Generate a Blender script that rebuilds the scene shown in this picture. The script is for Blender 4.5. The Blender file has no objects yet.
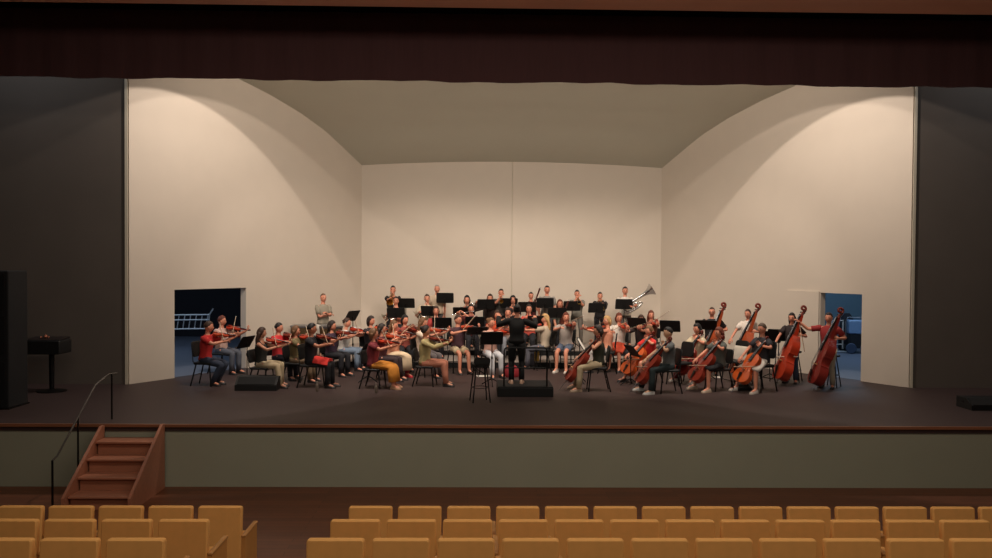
import bpy, math, random
from mathutils import Vector as V, Matrix as M
random.seed(7)
C = bpy.context.scene.collection
SC = bpy.context.scene
PI = math.pi
# ------------------------------------------------------------------ camera
YAW, PIT, ROL, CX, H, F = .0205, .0211, .0073, -1.04, 2.9, 850.0
fw = V((math.sin(YAW)*math.cos(PIT), math.cos(YAW)*math.cos(PIT), -math.sin(PIT)))
r0 = V((math.cos(YAW), -math.sin(YAW), 0)); u0 = r0.cross(fw)
rt = math.cos(ROL)*r0 + math.sin(ROL)*u0
up = -math.sin(ROL)*r0 + math.cos(ROL)*u0
CAM = V((CX, 0, H))
def ray(px, py): return fw + rt*((px-496)/F) - up*((py-279)/F)
def at(px, py, Y):
    d = ray(px, py); return CAM + d*(Y/d.y)
def atz(px, py, z=0.0):
    d = ray(px, py); return CAM + d*((z-H)/d.z)
cd = bpy.data.cameras.new('camera'); co = bpy.data.objects.new('camera', cd); C.objects.link(co)
cd.sensor_width = 36; cd.lens = F/992*36; cd.clip_end = 200
co.matrix_world = M(((rt.x, up.x, -fw.x, CAM.x), (rt.y, up.y, -fw.y, CAM.y), (rt.z, up.z, -fw.z, CAM.z), (0, 0, 0, 1)))
SC.camera = co
vs = SC.view_settings; vs.view_transform = 'Standard'; vs.look = 'None'; vs.exposure = 0; vs.gamma = 1; vs.use_curve_mapping = False

# ------------------------------------------------------------------ materials
def lin(c):
    c /= 255.0
    return c/12.92 if c <= .04045 else ((c+.055)/1.055)**2.4
_m = {}
def mat(rgb, rough=.6, metal=0.0, scale=0, amt=.12, bump=0.0, name=None, sheen=0, stretch=None):
    key = (tuple(rgb), rough, metal, scale, amt, bump, name)
    if key in _m: return _m[key]
    m = bpy.data.materials.new(name or 'surface_%d_%d_%d' % tuple(rgb)); m.use_nodes = True
    n = m.node_tree.nodes; l = m.node_tree.links; b = n['Principled BSDF']
    col = (lin(rgb[0]), lin(rgb[1]), lin(rgb[2]), 1)
    b.inputs['Base Color'].default_value = col
    b.inputs['Roughness'].default_value = rough; b.inputs['Metallic'].default_value = metal
    if sheen: b.inputs['Sheen Weight'].default_value = sheen
    if scale:
        tc = n.new('ShaderNodeTexCoord'); mp = n.new('ShaderNodeMapping'); tx = n.new('ShaderNodeTexNoise')
        mp.inputs['Scale'].default_value = stretch or (1, 1, 1)
        tx.inputs['Scale'].default_value = scale; tx.inputs['Detail'].default_value = 4
        l.new(tc.outputs['Object'], mp.inputs[0]); l.new(mp.outputs[0], tx.inputs['Vector'])
        mx = n.new('ShaderNodeMix'); mx.data_type = 'RGBA'
        mx.inputs['A'].default_value = tuple(x*(1-amt) for x in col[:3])+(1,)
        mx.inputs['B'].default_value = tuple(min(1, x*(1+amt)) for x in col[:3])+(1,)
        l.new(tx.outputs['Fac'], mx.inputs['Factor']); l.new(mx.outputs['Result'], b.inputs['Base Color'])
        if bump:
            bp = n.new('ShaderNodeBump'); bp.inputs['Strength'].default_value = bump; bp.inputs['Distance'].default_value = .01
            l.new(tx.outputs['Fac'], bp.inputs['Height']); l.new(bp.outputs[0], b.inputs['Normal'])
    _m[key] = m; return m
def plank_mat(name, a, bcol, gap, w, h, rough=.45, rot=0):
    m = bpy.data.materials.new(name); m.use_nodes = True
    n = m.node_tree.nodes; l = m.node_tree.links; b = n['Principled BSDF']
    tc = n.new('ShaderNodeTexCoord'); mp = n.new('ShaderNodeMapping'); br = n.new('ShaderNodeTexBrick'); nz = n.new('ShaderNodeTexNoise')
    mp.inputs['Rotation'].default_value = (0, 0, rot)
    br.inputs['Scale'].default_value = 1; br.inputs['Brick Width'].default_value = w; br.inputs['Row Height'].default_value = h
    br.inputs['Mortar Size'].default_value = .004; br.inputs['Bias'].default_value = 0
    for k, c in (('Color1', a), ('Color2', bcol), ('Mortar', gap)): br.inputs[k].default_value = (lin(c[0]), lin(c[1]), lin(c[2]), 1)
    nz.inputs['Scale'].default_value = 3; nz.inputs['Detail'].default_value = 6
    mx = n.new('ShaderNodeMix'); mx.data_type = 'RGBA'; mx.blend_type = 'MULTIPLY'; mx.inputs['Factor'].default_value = .35
    l.new(tc.outputs['Object'], mp.inputs[0]); l.new(mp.outputs[0], br.inputs['Vector']); l.new(mp.outputs[0], nz.inputs['Vector'])
    l.new(br.outputs['Color'], mx.inputs['A']); l.new(nz.outputs['Fac'], mx.inputs['B']); l.new(mx.outputs['Result'], b.inputs['Base Color'])
    b.inputs['Roughness'].default_value = rough
    return m
BLACK = mat((11, 11, 12), .6); BLACKM = mat((15, 15, 16), .4, .5); STEEL = mat((150, 150, 155), .35, .9)
CHROME = mat((215, 215, 220), .2, 1); BRASS = mat((200, 160, 80), .28, 1)
VARN = mat((172, 50, 26), .35, 0, 6, .3); VARN_O = mat((186, 66, 32), .35, 0, 6, .3); VARN_D = mat((120, 38, 24), .35, 0, 6, .3)
EBONY = mat((20, 17, 16), .4); MAPLE = mat((205, 165, 110), .5); PAPER = mat((238, 234, 224), .7); HORSE = mat((196, 176, 150), .6)
EYE = mat((40, 28, 24), .3); LIP = mat((165, 85, 78), .5)

# ------------------------------------------------------------------ mesh accumulator
class MB:
    def __init__(s): s.v = []; s.f = []; s.mi = []; s.cur = 0
    def loft(s, rings, cap=True, closed=True):
        b = len(s.v); n = len(rings[0])
        for r in rings: s.v += [tuple(p) for p in r]
        for i in range(len(rings)-1):
            for j in range(n if closed else n-1):
                k = (j+1) % n
                s.f.append((b+i*n+j, b+i*n+k, b+(i+1)*n+k, b+(i+1)*n+j)); s.mi.append(s.cur)
        if cap:
            s.f.append(tuple(b+j for j in reversed(range(n)))); s.mi.append(s.cur)
            e = b+(len(rings)-1)*n
            s.f.append(tuple(e+j for j in range(n))); s.mi.append(s.cur)
        return s
    def tube(s, path, rad, n=8, sq=1.0, side=None, dome=False):
        path = [V(p) for p in path]; rad = list(rad) if hasattr(rad, '__len__') else [rad]*len(path)
        if dome:
            t0 = (path[0]-path[1]).normalized(); t1 = (path[-1]-path[-2]).normalized()
            path = [path[0]+t0*rad[0]*.6]+path+[path[-1]+t1*rad[-1]*.6]; rad = [rad[0]*.5]+rad+[rad[-1]*.5]
        rings = []; pn = side
        for i, p in enumerate(path):
            t = (path[min(i+1, len(path)-1)]-path[max(i-1, 0)])
            t = t.normalized() if t.length > 1e-9 else V((0, 0, 1))
            if pn is None: pn = V((1, 0, 0)) if abs(t.x) < .8 else V((0, 1, 0))
            a = (pn - t*pn.dot(t))
            a = a.normalized() if a.length > 1e-6 else t.orthogonal().normalized()
            bvec = t.cross(a); pn = a
            rings.append([p + a*(rad[i]*math.cos(2*PI*j/n)) + bvec*(rad[i]*sq*math.sin(2*PI*j/n)) for j in range(n)])
        return s.loft(rings)
    def box(s, c, d, R=None):
        c = V(c); h = [x/2 for x in d]; b = len(s.v)
        for z in (-1, 1):
            for y in (-1, 1):
                for x in (-1, 1):
                    p = V((x*h[0], y*h[1], z*h[2])); s.v.append(tuple(c+(R @ p if R else p)))
        for q in ((0, 2, 3, 1), (4, 5, 7, 6), (0, 1, 5, 4), (2, 6, 7, 3), (0, 4, 6, 2), (1, 3, 7, 5)):
            s.f.append(tuple(b+i for i in q)); s.mi.append(s.cur)
        return s
    def rbox(s, c, d, r=.02, R=None, axis=2):
        """box with rounded corners around one axis and chamfered rims"""
        c = V(c); ax = [(1, 2, 0), (2, 0, 1), (0, 1, 2)][axis]
        w, h, t = d[ax[0]]/2, d[ax[1]]/2, d[ax[2]]/2; r = min(r, w*.99, h*.99); e = min(r*.5, t*.6)
        def ring(k, z):
            o = []
            for sx, sy, a0 in ((1, 1, 0), (-1, 1, 90), (-1, -1, 180), (1, -1, 270)):
                for q in range(4):
                    a = math.radians(a0+q*30)
                    p = [0, 0, 0]; p[ax[0]] = (w-r)*sx+(r-k)*math.cos(a); p[ax[1]] = (h-r)*sy+(r-k)*math.sin(a); p[ax[2]] = z
                    p = V(p); o.append(c+(R @ p if R else p))
            return o
        return s.loft([ring(e, -t), ring(0, -t+e), ring(0, t-e), ring(e, t)])
    def ell(s, c, r, B=None, nu=12, nv=8):
        c = V(c); rings = []
        for i in range(nv+1):
            a = -PI/2+PI*(.02+.96*i/nv)
            rr = []
            for j in range(nu):
                p = V((r[0]*math.cos(a)*math.cos(2*PI*j/nu), r[1]*math.cos(a)*math.sin(2*PI*j/nu), r[2]*math.sin(a)))
                rr.append(c+(B @ p if B else p))
            rings.append(rr)
        return s.loft(rings)
    def lathe(s, prof, n=20, c=(0, 0, 0), B=None):
        c = V(c); rings = []
        for r, z in prof:
            rr = []
            for j in range(n):
                p = V((r*math.cos(2*PI*j/n), r*math.sin(2*PI*j/n), z)); rr.append(c+(B @ p if B else p))
            rings.append(rr)
        return s.loft(rings)
    def prism(s, poly, z0, z1):
        return s.loft([[(x, y, z0) for x, y in poly], [(x, y, z1) for x, y in poly]])
    def mesh(s, name, mats, sharp=40):
        me = bpy.data.meshes.new(name); me.from_pydata(s.v, [], s.f)
        for m in (mats if isinstance(mats, (list, tuple)) else [mats]): me.materials.append(m)
        me.polygons.foreach_set('material_index', s.mi)
        import bmesh
        bm = bmesh.new(); bm.from_mesh(me); bmesh.ops.recalc_face_normals(bm, faces=bm.faces); bm.to_mesh(me); bm.free()
        me.polygons.foreach_set('use_smooth', [True]*len(me.polygons))
        if sharp < 180: me.set_sharp_from_angle(angle=math.radians(sharp))
        me.update(); return me
    def build(s, name, mats, parent=None, sharp=40):
        o = bpy.data.objects.new(name, s.mesh(name, mats, sharp)); C.objects.link(o)
        if parent: o.parent = parent
        return o
def tag(o, label, cat, group=None):
    o['label'] = label; o['category'] = cat
    if group: o['group'] = group
    return o
def thing(name, label=None, cat=None, loc=(0, 0, 0), rz=0, group=None):
    o = bpy.data.objects.new(name, None); C.objects.link(o); o.empty_display_size = .1
    o.location = loc; o.rotation_euler = (0, 0, rz)
    if label: tag(o, label, cat, group)
    return o
def struct(o): o['kind'] = 'structure'; return o
def copy_tree(o, parent=None):
    c = o.copy(); C.objects.link(c)
    if parent: c.parent = parent
    for ch in o.children: copy_tree(ch, c)
    return c
class Proto:
    """build one, copy it with its parts for every further use"""
    def __init__(s, fn): s.fn = fn; s.o = None
    def use(s):
        if s.o is None: s.o = s.fn(); return s.o
        return copy_tree(s.o)
def place(o, loc, rz=0.0, Mx=None):
    if Mx is not None: o.matrix_basis = Mx
    else: o.location = loc; o.rotation_euler = (0, 0, rz)
    return o

# ------------------------------------------------------------------ setting
WF, YF, WB, YB = 9.07, 19.70, 4.72, 26.76
YE, HS = 14.95, 1.11
M_wall = mat((212, 199, 184), .75, 0, 2.2, .03, 0, 'shell_plaster')
M_ceil = mat((196, 192, 176), .8, 0, 1.5, .03, 0, 'shell_ceiling_paint')
M_stage = mat((58, 42, 40), .6, 0, 14, .18, .1, 'stage_vinyl')
M_wing = mat((96, 87, 80), .9, 0, 1.2, .12, 0, 'wing_cloth')
M_fascia = mat((152, 153, 134), .7, 0, 1.2, .06, 0, 'fascia_paint')
M_edge = mat((136, 88, 62), .4, 0, 8, .2, 0, 'edge_wood', stretch=(.3, 4, 4))
M_trim = mat((205, 195, 176), .6, 0, 3, .04, 0, 'trim_paint')
M_hceil = mat((222, 165, 135), .8, 0, 1, .05, 0, 'hall_ceiling_paint')
M_blk = mat((14, 12, 13), .9, 0, 2, .2, 0, 'shade_black')  # near-black colour for the shaded gap and riser fronts
M_val = mat((82, 50, 50), .9, 0, 5, .12, .1, 'valance_velvet', stretch=(4, 1, .4))
M_floor = plank_mat('hall_floor_wood', (122, 70, 43), (106, 59, 36), (62, 35, 22), 2.4, .14)
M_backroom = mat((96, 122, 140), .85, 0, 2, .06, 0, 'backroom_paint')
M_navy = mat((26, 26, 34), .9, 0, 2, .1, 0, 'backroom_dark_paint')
M_bfloor = mat((96, 104, 122), .5, 0, 6, .08, 0, 'backroom_floor')
M_stair = mat((166, 108, 82), .45, 0, 5, .22, 0, 'stair_wood', stretch=(.4, 3, 3))

def plate(name, m, c, d): return struct(MB().box(c, d).build(name, m))
plate('stage_floor', M_stage, (0, (YE+YB+.4)/2, -.06), (26, YB+.4-YE, .12))
plate('backstage_floor', M_bfloor, (0, (YB+.4+36)/2, -.06), (40, 36-YB-.4, .12))
plate('stage_edge_trim', M_edge, (0, YE-.005, -.022), (26, .05, .05))
plate('stage_fascia', M_fascia, (0, YE+.05, -HS/2-.022), (26, .06, HS-.05))
plate('floor', M_floor, (0, 8.0, -HS-.05), (26, 14.2, .1))
plate('seating_step', M_floor, (0, 5.0, -1.01-.04), (26, 13.9, .08))
plate('seating_step', M_floor, (0, 4.0, -.78-.107), (26, 12.4, .214))
plate('seating_step', M_floor, (0, 3.0, -.57-.105), (26, 11.8, .21))
# hall ceiling, dark gap block, valance
plate('ceiling', M_hceil, (0, 5.0, 7.26), (26, 19.0, .15))
plate('gap_shade_block', M_blk, (0, 17.05, 9.0), (26, .35, 2.5))  # black block put in the gap above the valance, its shade as colour
plate('wall_left', M_wing, (-13.1, 11, 3), (.2, 17.6, 8.4)); plate('wall_right', M_wing, (13.1, 11, 3), (.2, 17.6, 8.4))
mb = MB(); rings = []
NV = 260
for i in range(NV+1):
    x = -12.5+25*i/NV
    y = 16.8+.018*math.sin(x*7.0)+.008*math.sin(x*19+1)
    zb = 6.42+.012*math.sin(x*1.7)+.008*math.sin(x*5.1)
    rings.append([(x, y-.02, zb), (x, y-.02, 7.74), (x, y+.03, 7.74), (x, y+.03, zb)])
mb.loft(rings)
struct(mb.build('valance', M_val, None, 60))
plate('wing_wall_left', M_wing, (-WF-2.3, YF+.05, 4.6), (4.5, .1, 9.2))
plate('wing_wall_right', M_wing, (WF+2.3, YF+.05, 4.6), (4.5, .1, 9.2))

# shell side walls with door openings
dirw = V((WF-WB, YB-YF, 0)); LW = dirw.length; dirw.normalize()
def wall_pt(side, t, off=0):
    """t metres along the side wall from its front edge; off>0 = behind the wall"""
    p = V((-WF, YF, 0))+dirw*t; nrm = V((-dirw.y, dirw.x, 0))
    p = p+nrm*off
    return (p.x*(1 if side < 0 else -1), p.y)
def wall_t(px, py, side):
    """distance along the side wall seen at a pixel"""
    d = ray(px, py); sg = -1 if side < 0 else 1
    # |x| = WF - (y-YF)*(WF-WB)/(YB-YF)
    k = (WF-WB)/(YB-YF)
    s = (sg*(WF+YF*k)-CAM.x)/(d.x+sg*k*d.y)
    return ((CAM.y+d.y*s)-YF)/dirw.y
DH = 2.145
def ceil_z(Y):
    P = [(17.5, 8.25), (20, 8.05), (22.3, 7.66), (23.44, 7.39), (24.43, 7.08), (25.32, 6.71), (25.89, 6.38), (26.76, 5.86)]
    for (a, za), (b, zb) in zip(P, P[1:]):
        if Y <= b: return za+(zb-za)*(Y-a)/(b-a)
    return P[-1][1]-(Y-P[-1][0])*.6
doors = {}
for side, pxs in ((-1, (174.5, 246)), (1, (861.5, 820))):
    ta = wall_t(pxs[0], 330, side); tb = wall_t(pxs[1], 330, side); doors[side] = (ta, tb)
    mb = MB()
    th = .2
    def seg(t0, t1, z0, top, n=1):
        for i in range(n):
            a = t0+(t1-t0)*i/n; b = t0+(t1-t0)*(i+1)/n
            pa, pb, qa, qb = wall_pt(side, a), wall_pt(side, b), wall_pt(side, a, th), wall_pt(side, b, th)
            za = top if top else ceil_z(pa[1])+.12; zb = top if top else ceil_z(pb[1])+.12
            lo = [(*pa, z0), (*pb, z0), (*qb, z0), (*qa, z0)]
            hi = [(*pa, za), (*pb, zb), (*qb, zb), (*qa, za)]
            mb.loft([lo, hi])
    seg(0, ta, 0, DH); seg(tb, LW+.1, 0, DH); seg(0, LW+.1, DH, None, 14)
    struct(mb.build('wall_left' if side < 0 else 'wall_right', M_wall))
    bx = -WF if side < 0 else WF
    struct(MB().box((bx+.055*(1 if side > 0 else -1), YF-.015, 4.3), (.06, .03, 8.6)).build('trim_1' if side < 0 else 'trim_2', M_trim))
t0, t1 = doors[1][1]+.02, doors[1][1]+1.0
mb = MB(); mb.loft([[(*wall_pt(1, a, o_), z) for a, o_ in ((t0, -.045), (t1, -.045), (t1, -.005), (t0, -.005))] for z in (.01, DH+.03)])
struct(mb.build('door_1', M_wall))
# back wall in two panels with a seam
for nm, x0, x1 in (('wall_back', -WB-.15, -.012), ('wall_back', .012, WB+.15)):
    plate(nm, M_wall, ((x0+x1)/2, YB+.1, 3.05), (x1-x0, .2, 6.6))
plate('trim_3', M_trim, (0, YB+.11, 3.05), (.03, .17, 6.6))
# curved shell ceiling (rises to the front, bows up a little in the middle)
mb = MB(); rings = []
NY = 26
for i in range(NY+1):
    Y = YB+.25-(YB+.25-20.4)*i/NY
    hw = WB+(WF-WB)*max(0, (YB-Y))/(YB-YF)+.12
    row = []
    for j in range(17):
        u = -1+2*j/16
        row.append((hw*u, Y, ceil_z(Y)+.16*(1-u*u)))
    for j in range(16, -1, -1):
        u = -1+2*j/16
        row.append((hw*u, Y, ceil_z(Y)+.16*(1-u*u)+.12))
    rings.append(row)
mb.loft(rings); struct(mb.build('shell_ceiling', M_ceil, None, 30))
# back rooms seen through the doorways
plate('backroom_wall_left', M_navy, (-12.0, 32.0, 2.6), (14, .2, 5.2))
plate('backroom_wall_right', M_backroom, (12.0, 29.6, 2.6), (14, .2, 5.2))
for s in (-1, 1):
    pts = [wall_pt(s, 0.1, .2), wall_pt(s, LW, .2), (s*5.0, 31.9 if s < 0 else 29.5), (s*15.9, 31.9 if s < 0 else 29.5), (s*15.9, 19.8)]
    if s > 0: pts = pts[::-1]
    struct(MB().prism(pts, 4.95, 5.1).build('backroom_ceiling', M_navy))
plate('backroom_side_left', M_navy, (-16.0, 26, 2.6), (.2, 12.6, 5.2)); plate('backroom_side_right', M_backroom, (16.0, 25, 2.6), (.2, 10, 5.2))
for s in (-1, 1):   # blue-grey vinyl laid on the floor of each back room, behind the shell wall
    pts = [wall_pt(s, 0.2, .1), wall_pt(s, LW, .1), (s*4.8, 31.9 if s < 0 else 29.5), (s*15.9, 31.9 if s < 0 else 29.5), (s*15.9, 20.2)]
    if s > 0: pts = pts[::-1]
    struct(MB().prism(pts, 0, .004).build('backstage_floor', M_bfloor))
# risers
M_riser = mat((150, 138, 130), .6, 0, 6, .1, 0, 'riser_top')
R1, R2 = .18, .34
def riser(name, pts, z):
    struct(MB().prism(pts, 0.0, z).build(name, M_riser))
riser('riser_low', [(-6.35, 23.0), (6.2, 23.0), (5.5, 24.5), (-5.6, 24.5)], R1)
riser('riser_high', [(-5.55, 24.5), (5.45, 24.5), (4.55, 26.5), (-4.6, 26.5)], R2)
plate('riser_front_shade', M_blk, (-.075, 22.99, (R1-.03)/2), (12.5, .02, R1-.03)); plate('riser_front_shade', M_blk, (-.05, 24.49, R1+(R2-R1-.03)/2), (10.95, .02, R2-R1-.03))  # black strips paint the shade on the riser front faces

# stairs and handrail
st = thing('stage_stairs', 'brown wooden stairs climbing from the hall floor to the stage', 'stairs', (-7.045, 14.3, -HS))
for k in range(4):
    z = (k+1)*.222; y0 = -.75+k*.33
    MB().rbox((0, y0+.19, z-.02), (.98, .40, .04), .012, None, 0).build('tread', M_stair, st)
    MB().box((0, y0+.06, z-.13), (.94, .03, .18)).build('riser_board', M_stair, st)
for s in (-1, 1):
    x = s*.52
    pts = [(-.86, 0.001), (-.86, .22), (.50, 1.13 if s > 0 else 1.10), (.60, 1.13 if s > 0 else 1.10), (.60, .001)]
    mb = MB(); mb.loft([[(x-.025, y, z) for y, z in pts], [(x+.025, y, z) for y, z in pts]]); mb.build('stringer', M_stair, st)
RAILM = mat((92, 86, 80), .5, .5)
hr = thing('handrail', 'thin metal handrail rising beside the wooden stage stairs', 'handrail', (-7.80, 13.6, -HS))
MB().tube([(0, 0, .78), (.03, .1, .84), (.10, 1.3, 1.80), (.14, 1.75, 1.93), (.20, 1.95, 1.92)], .016, 8).build('rail', RAILM, hr)
MB().tube([(0, 0, 0), (0, 0, .79)], .018, 8).build('post', BLACKM, hr)
MB().tube([(.055, .75, 0), (.055, .75, 1.36)], .016, 8).build('post', BLACKM, hr)
MB().tube([(.17, 1.80, 1.11), (.17, 1.80, 1.93)], .016, 8).build('post', BLACKM, hr)

# ------------------------------------------------------------------ auditorium seats
M_up = mat((232, 172, 96), .75, 0, 9, .1, .1, 'ochre_upholstery'); M_upd = mat((206, 148, 78), .7, 0, 5, .12, 0, 'ochre_wood', stretch=(1, 1, .3))
M_arm = mat((188, 134, 74), .5, 0, 6, .15, 0, 'arm_wood', stretch=(3, .4, 3))
def mk_arm(p, s):
    x = s*.29
    sp = MB().box((x, .26, .265), (.045, .54, .53)).build('side_panel', M_upd, p)
    a = MB().rbox((x, .27, .545), (.06, .58, .035), .015, None, 1).build('armrest', M_arm, sp)
def mk_seat(two=0):
    p = thing('theatre_seat')
    R = M.Rotation(math.radians(-5), 3, 'X')
    MB().rbox((0, .012, .515), (.53, .085, .77), .03, R, 1).build('backrest', M_up, p)
    MB().rbox((0, .27, .40), (.50, .46, .12), .04, None, 2).build('seat_cushion', M_up, p)
    MB().box((0, .30, .17), (.06, .20, .34)).build('pedestal', BLACKM, p)
    mk_arm(p, -1)
    if two: mk_arm(p, 1)
    return p
seatA = Proto(mk_seat); seatB = Proto(lambda: mk_seat(1))
ORD = ['first', 'second', 'third', 'fourth', 'fifth', 'sixth', 'seventh', 'eighth', 'ninth', 'tenth', 'eleventh', 'twelfth', 'thirteenth', 'fourteenth']
ROWN = ['front row nearest the stage', 'middle row', 'rear row nearest the camera']
for row, (Y, z, nl, nr) in enumerate(((10.33, -1.01, 5, 14), (9.04, -.78, 4, 12), (7.78, -.57, 3, 11))):
    for n in range(nl):
        o = (seatB if n == 0 else seatA).use(); place(o, (-3.90-.265-.6*n, Y, z))
        tag(o, 'ochre theatre seat, %s left of the aisle, %s' % (ORD[n], ROWN[row]), 'seat', 'ochre theatre seats left of the aisle')
    for n in range(nr):
        o = seatA.use(); place(o, (-2.605+.265+.6*n, Y, z))
        tag(o, 'ochre theatre seat, %s right of the aisle, %s' % (ORD[n], ROWN[row]), 'seat', 'ochre theatre seats right of the aisle')
# ------------------------------------------------------------------ furniture of the orchestra
def mk_chair():
    p = thing('orchestra_chair')
    MB().rbox((0, .0, .435), (.44, .43, .045), .05, None, 2).build('seat', BLACK, p)
    R = M.Rotation(math.radians(-10), 3, 'X')
    MB().rbox((0, .235, .70), (.42, .035, .30), .07, R, 1).build('backrest', BLACK, p)
    for s in (-1, 1):
        MB().tube([(s*.19, -.17, .415), (s*.215, -.22, 0)], .016, 6).build('leg', BLACKM, p)
        MB().tube([(s*.19, .15, .415), (s*.215, .27, 0)], .016, 6).build('leg', BLACKM, p)
        MB().tube([(s*.20, .12, .42), (s*.205, .215, .47), (s*.19, .255, .80)], .011, 6).build('back_post', BLACKM, p)
    MB().tube([(-.203, .21, .21), (.203, .21, .21)], .008, 6).build('stretcher', BLACKM, p)
    return p
chairP = Proto(mk_chair)
def mk_stand(h=1.05, tilt=62):
    """music stand; the desk's front (reader's side) faces +Y, its back faces -Y"""
    p = thing('music_stand')
    R = M.Rotation(math.radians(90-tilt), 3, 'X')     # top leans away from the reader (towards -Y)
    dk = MB().rbox((0, 0, h), (.52, .012, .34), .03, R, 1).build('desk', BLACK, p)
    MB().box(V((0, 0, h))+R @ V((0, .035, -.165)), (.50, .06, .008), R).build('ledge', BLACK, dk)
    pl = MB().tube([(0, -.03, .10), (0, -.03, h-.02)], .012, 8).build('pole', BLACKM, p)
    MB().lathe([(.020, .62), (.024, .63), (.024, .67), (.020, .68)], 10, (0, -.03, 0)).build('collar', BLACKM, pl)
    for k in range(3):
        a = 2*PI*k/3+.5
        MB().tube([(0, -.03, .16), (.12*math.cos(a), -.03+.12*math.sin(a), .10), (.26*math.cos(a), -.03+.26*math.sin(a), .012)], .012, 6).build('leg', BLACKM, p)
    return p
standP = {}
def stand(h, tilt):
    key = (round(h, 2), tilt)
    if key not in standP: standP[key] = Proto(lambda: mk_stand(*key))
    return standP[key].use()

# ------------------------------------------------------------------ string instruments (local: endbutton at origin, neck +Z, front -Y)
PROF = [(0, .30), (.012, .52), (.05, .76), (.11, .92), (.19, 1.0), (.28, .95), (.35, .80), (.385, .70), (.40, .71), (.415, .62), (.46, .56), (.52, .555), (.57, .60), (.595, .69), (.61, .68), (.63, .70), (.69, .765), (.77, .79), (.85, .76), (.92, .63), (.965, .45), (.99, .28), (1, .16)]
PROFB = [(0, .30), (.012, .52), (.05, .76), (.11, .92), (.19, 1.0), (.28, .95), (.35, .80), (.385, .72), (.40, .73), (.415, .64), (.46, .58), (.52, .58), (.57, .63), (.595, .72), (.61, .71), (.63, .73), (.69, .755), (.75, .74), (.81, .66), (.87, .50), (.92, .34), (.965, .20), (1, .12)]
def mk_strings(name, L, W, D, total, prof, wood, endpin=0):
    p = thing(name); hw = W/2; neck = total-L; arch = D*.18
    mb = MB(); rings = []
    for t, w in prof:
        x = hw*w; z = L*t; r = []
        for j in range(7):
            u = -1+j/3.0; r.append((x*u, -D/2-arch*(1-u*u)*min(1, 6*t, 6*(1-t)+.1), z))
        for j in range(7):
            u = 1-j/3.0; r.append((x*u, D/2+arch*.7*(1-u*u)*min(1, 6*t, 6*(1-t)+.1), z))
        rings.append(r)
    mb.loft(rings); mb.build('body', wood, p, 50)
    fr = -D/2-arch
    # neck, fingerboard, scroll, pegs
    nw = W*.075
    sc = total-neck*.30
    nk = MB().loft([[(-nw, fr*.5, L*.97), (nw, fr*.5, L*.97), (nw*.9, fr*.5+nw*1.8, L*.97), (-nw*.9, fr*.5+nw*1.8, L*.97)],
               [(-nw*.75, fr*.5, sc), (nw*.75, fr*.5, sc), (nw*.6, fr*.5+nw*1.3, sc), (-nw*.6, fr*.5+nw*1.3, sc)]]).build('neck', wood, p)
    MB().loft([[(-nw*1.2, fr-nw*.9, L*.70), (nw*1.2, fr-nw*.9, L*.70), (nw*1.2, fr-nw*.3, L*.70), (-nw*1.2, fr-nw*.3, L*.70)],
               [(-nw*.8, fr*.5-nw*.5, sc), (nw*.8, fr*.5-nw*.5, sc), (nw*.8, fr*.5+.001, sc), (-nw*.8, fr*.5+.001, sc)]]).build('fingerboard', EBONY, nk)
    mb = MB(); c0 = V((0, fr*.5+nw*.5, sc)); q = neck*.30
    cc = c0+V((0, -nw*.35, q*.80)); pts = [c0, c0+V((0, nw*.35, q*.3)), c0+V((0, nw*.8, q*.58))]; rd = [nw*.75, nw*.72, nw*.66]
    for w in range(13):
        a_ = .15-w*.52; rr_ = nw*(1.35-.075*w); pts.append(cc+V((0, rr_*math.cos(-a_), rr_*math.sin(-a_)))); rd.append(nw*(.62-.012*w))
    mb.tube(pts, rd, 8); sr = mb.build('scroll', VARN_D, nk)
    mb = MB()
    for s, zz in ((-1, .12), (1, .26), (-1, .40), (1, .52)):
        mb.tube([c0+V((0, 0, q*zz)), c0+V((s*nw*2.6, 0, q*zz))], [nw*.22, nw*.32], 6)
    mb.build('peg', EBONY, nk)
    # bridge, tailpiece, f-holes, strings
    mb = MB(); bz = L*.40
    mb.loft([[(-W*.11, fr*.98, bz-W*.012), (W*.11, fr*.98, bz-W*.012), (W*.11, fr*.98, bz+W*.012), (-W*.11, fr*.98, bz+W*.012)],
             [(-W*.075, fr-W*.13, bz-W*.006), (W*.075, fr-W*.13, bz-W*.006), (W*.075, fr-W*.13, bz+W*.006), (-W*.075, fr-W*.13, bz+W*.006)]])
    mb.build('bridge', MAPLE, p)
    MB().loft([[(-W*.04, fr*.98, L*.03), (W*.04, fr*.98, L*.03), (W*.04, fr*.98-W*.03, L*.03), (-W*.04, fr*.98-W*.03, L*.03)],
               [(-W*.085, fr-W*.09, L*.27), (W*.085, fr-W*.09, L*.27), (W*.085, fr-W*.05, L*.27), (-W*.085, fr-W*.05, L*.27)]]).build('tailpiece', EBONY, p)
    for s in (-1, 1):
        mb = MB(); mb.tube([(s*hw*.30, fr*.88-.001, L*.47), (s*hw*.36, fr*.90-.001, L*.44), (s*hw*.40, fr*.86-.001, L*.38), (s*hw*.50, fr*.80-.001, L*.33)], [W*.014]*4, 6); mb.build('f_hole', EBONY, p)
    mb = MB()
    for k in range(4):
        a = (k-1.5)/1.5
        mb.tube([(a*W*.05, fr-W*.07, L*.27), (a*W*.06, fr-W*.135, bz), (a*nw*.5, fr*.5-nw*.6, sc)], max(.0006, W*.004), 4)
    mb.build('string', STEEL, p)
    if endpin: MB().tube([(0, 0, .01), (0, 0, -endpin)], [.008, .005], 6).build('endpin', STEEL, p)
    else: MB().ell((-W*.22, fr*.9, L*.05), (W*.18, D*.35, L*.06)).build('chin_rest', EBONY, p)
    return p
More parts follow.
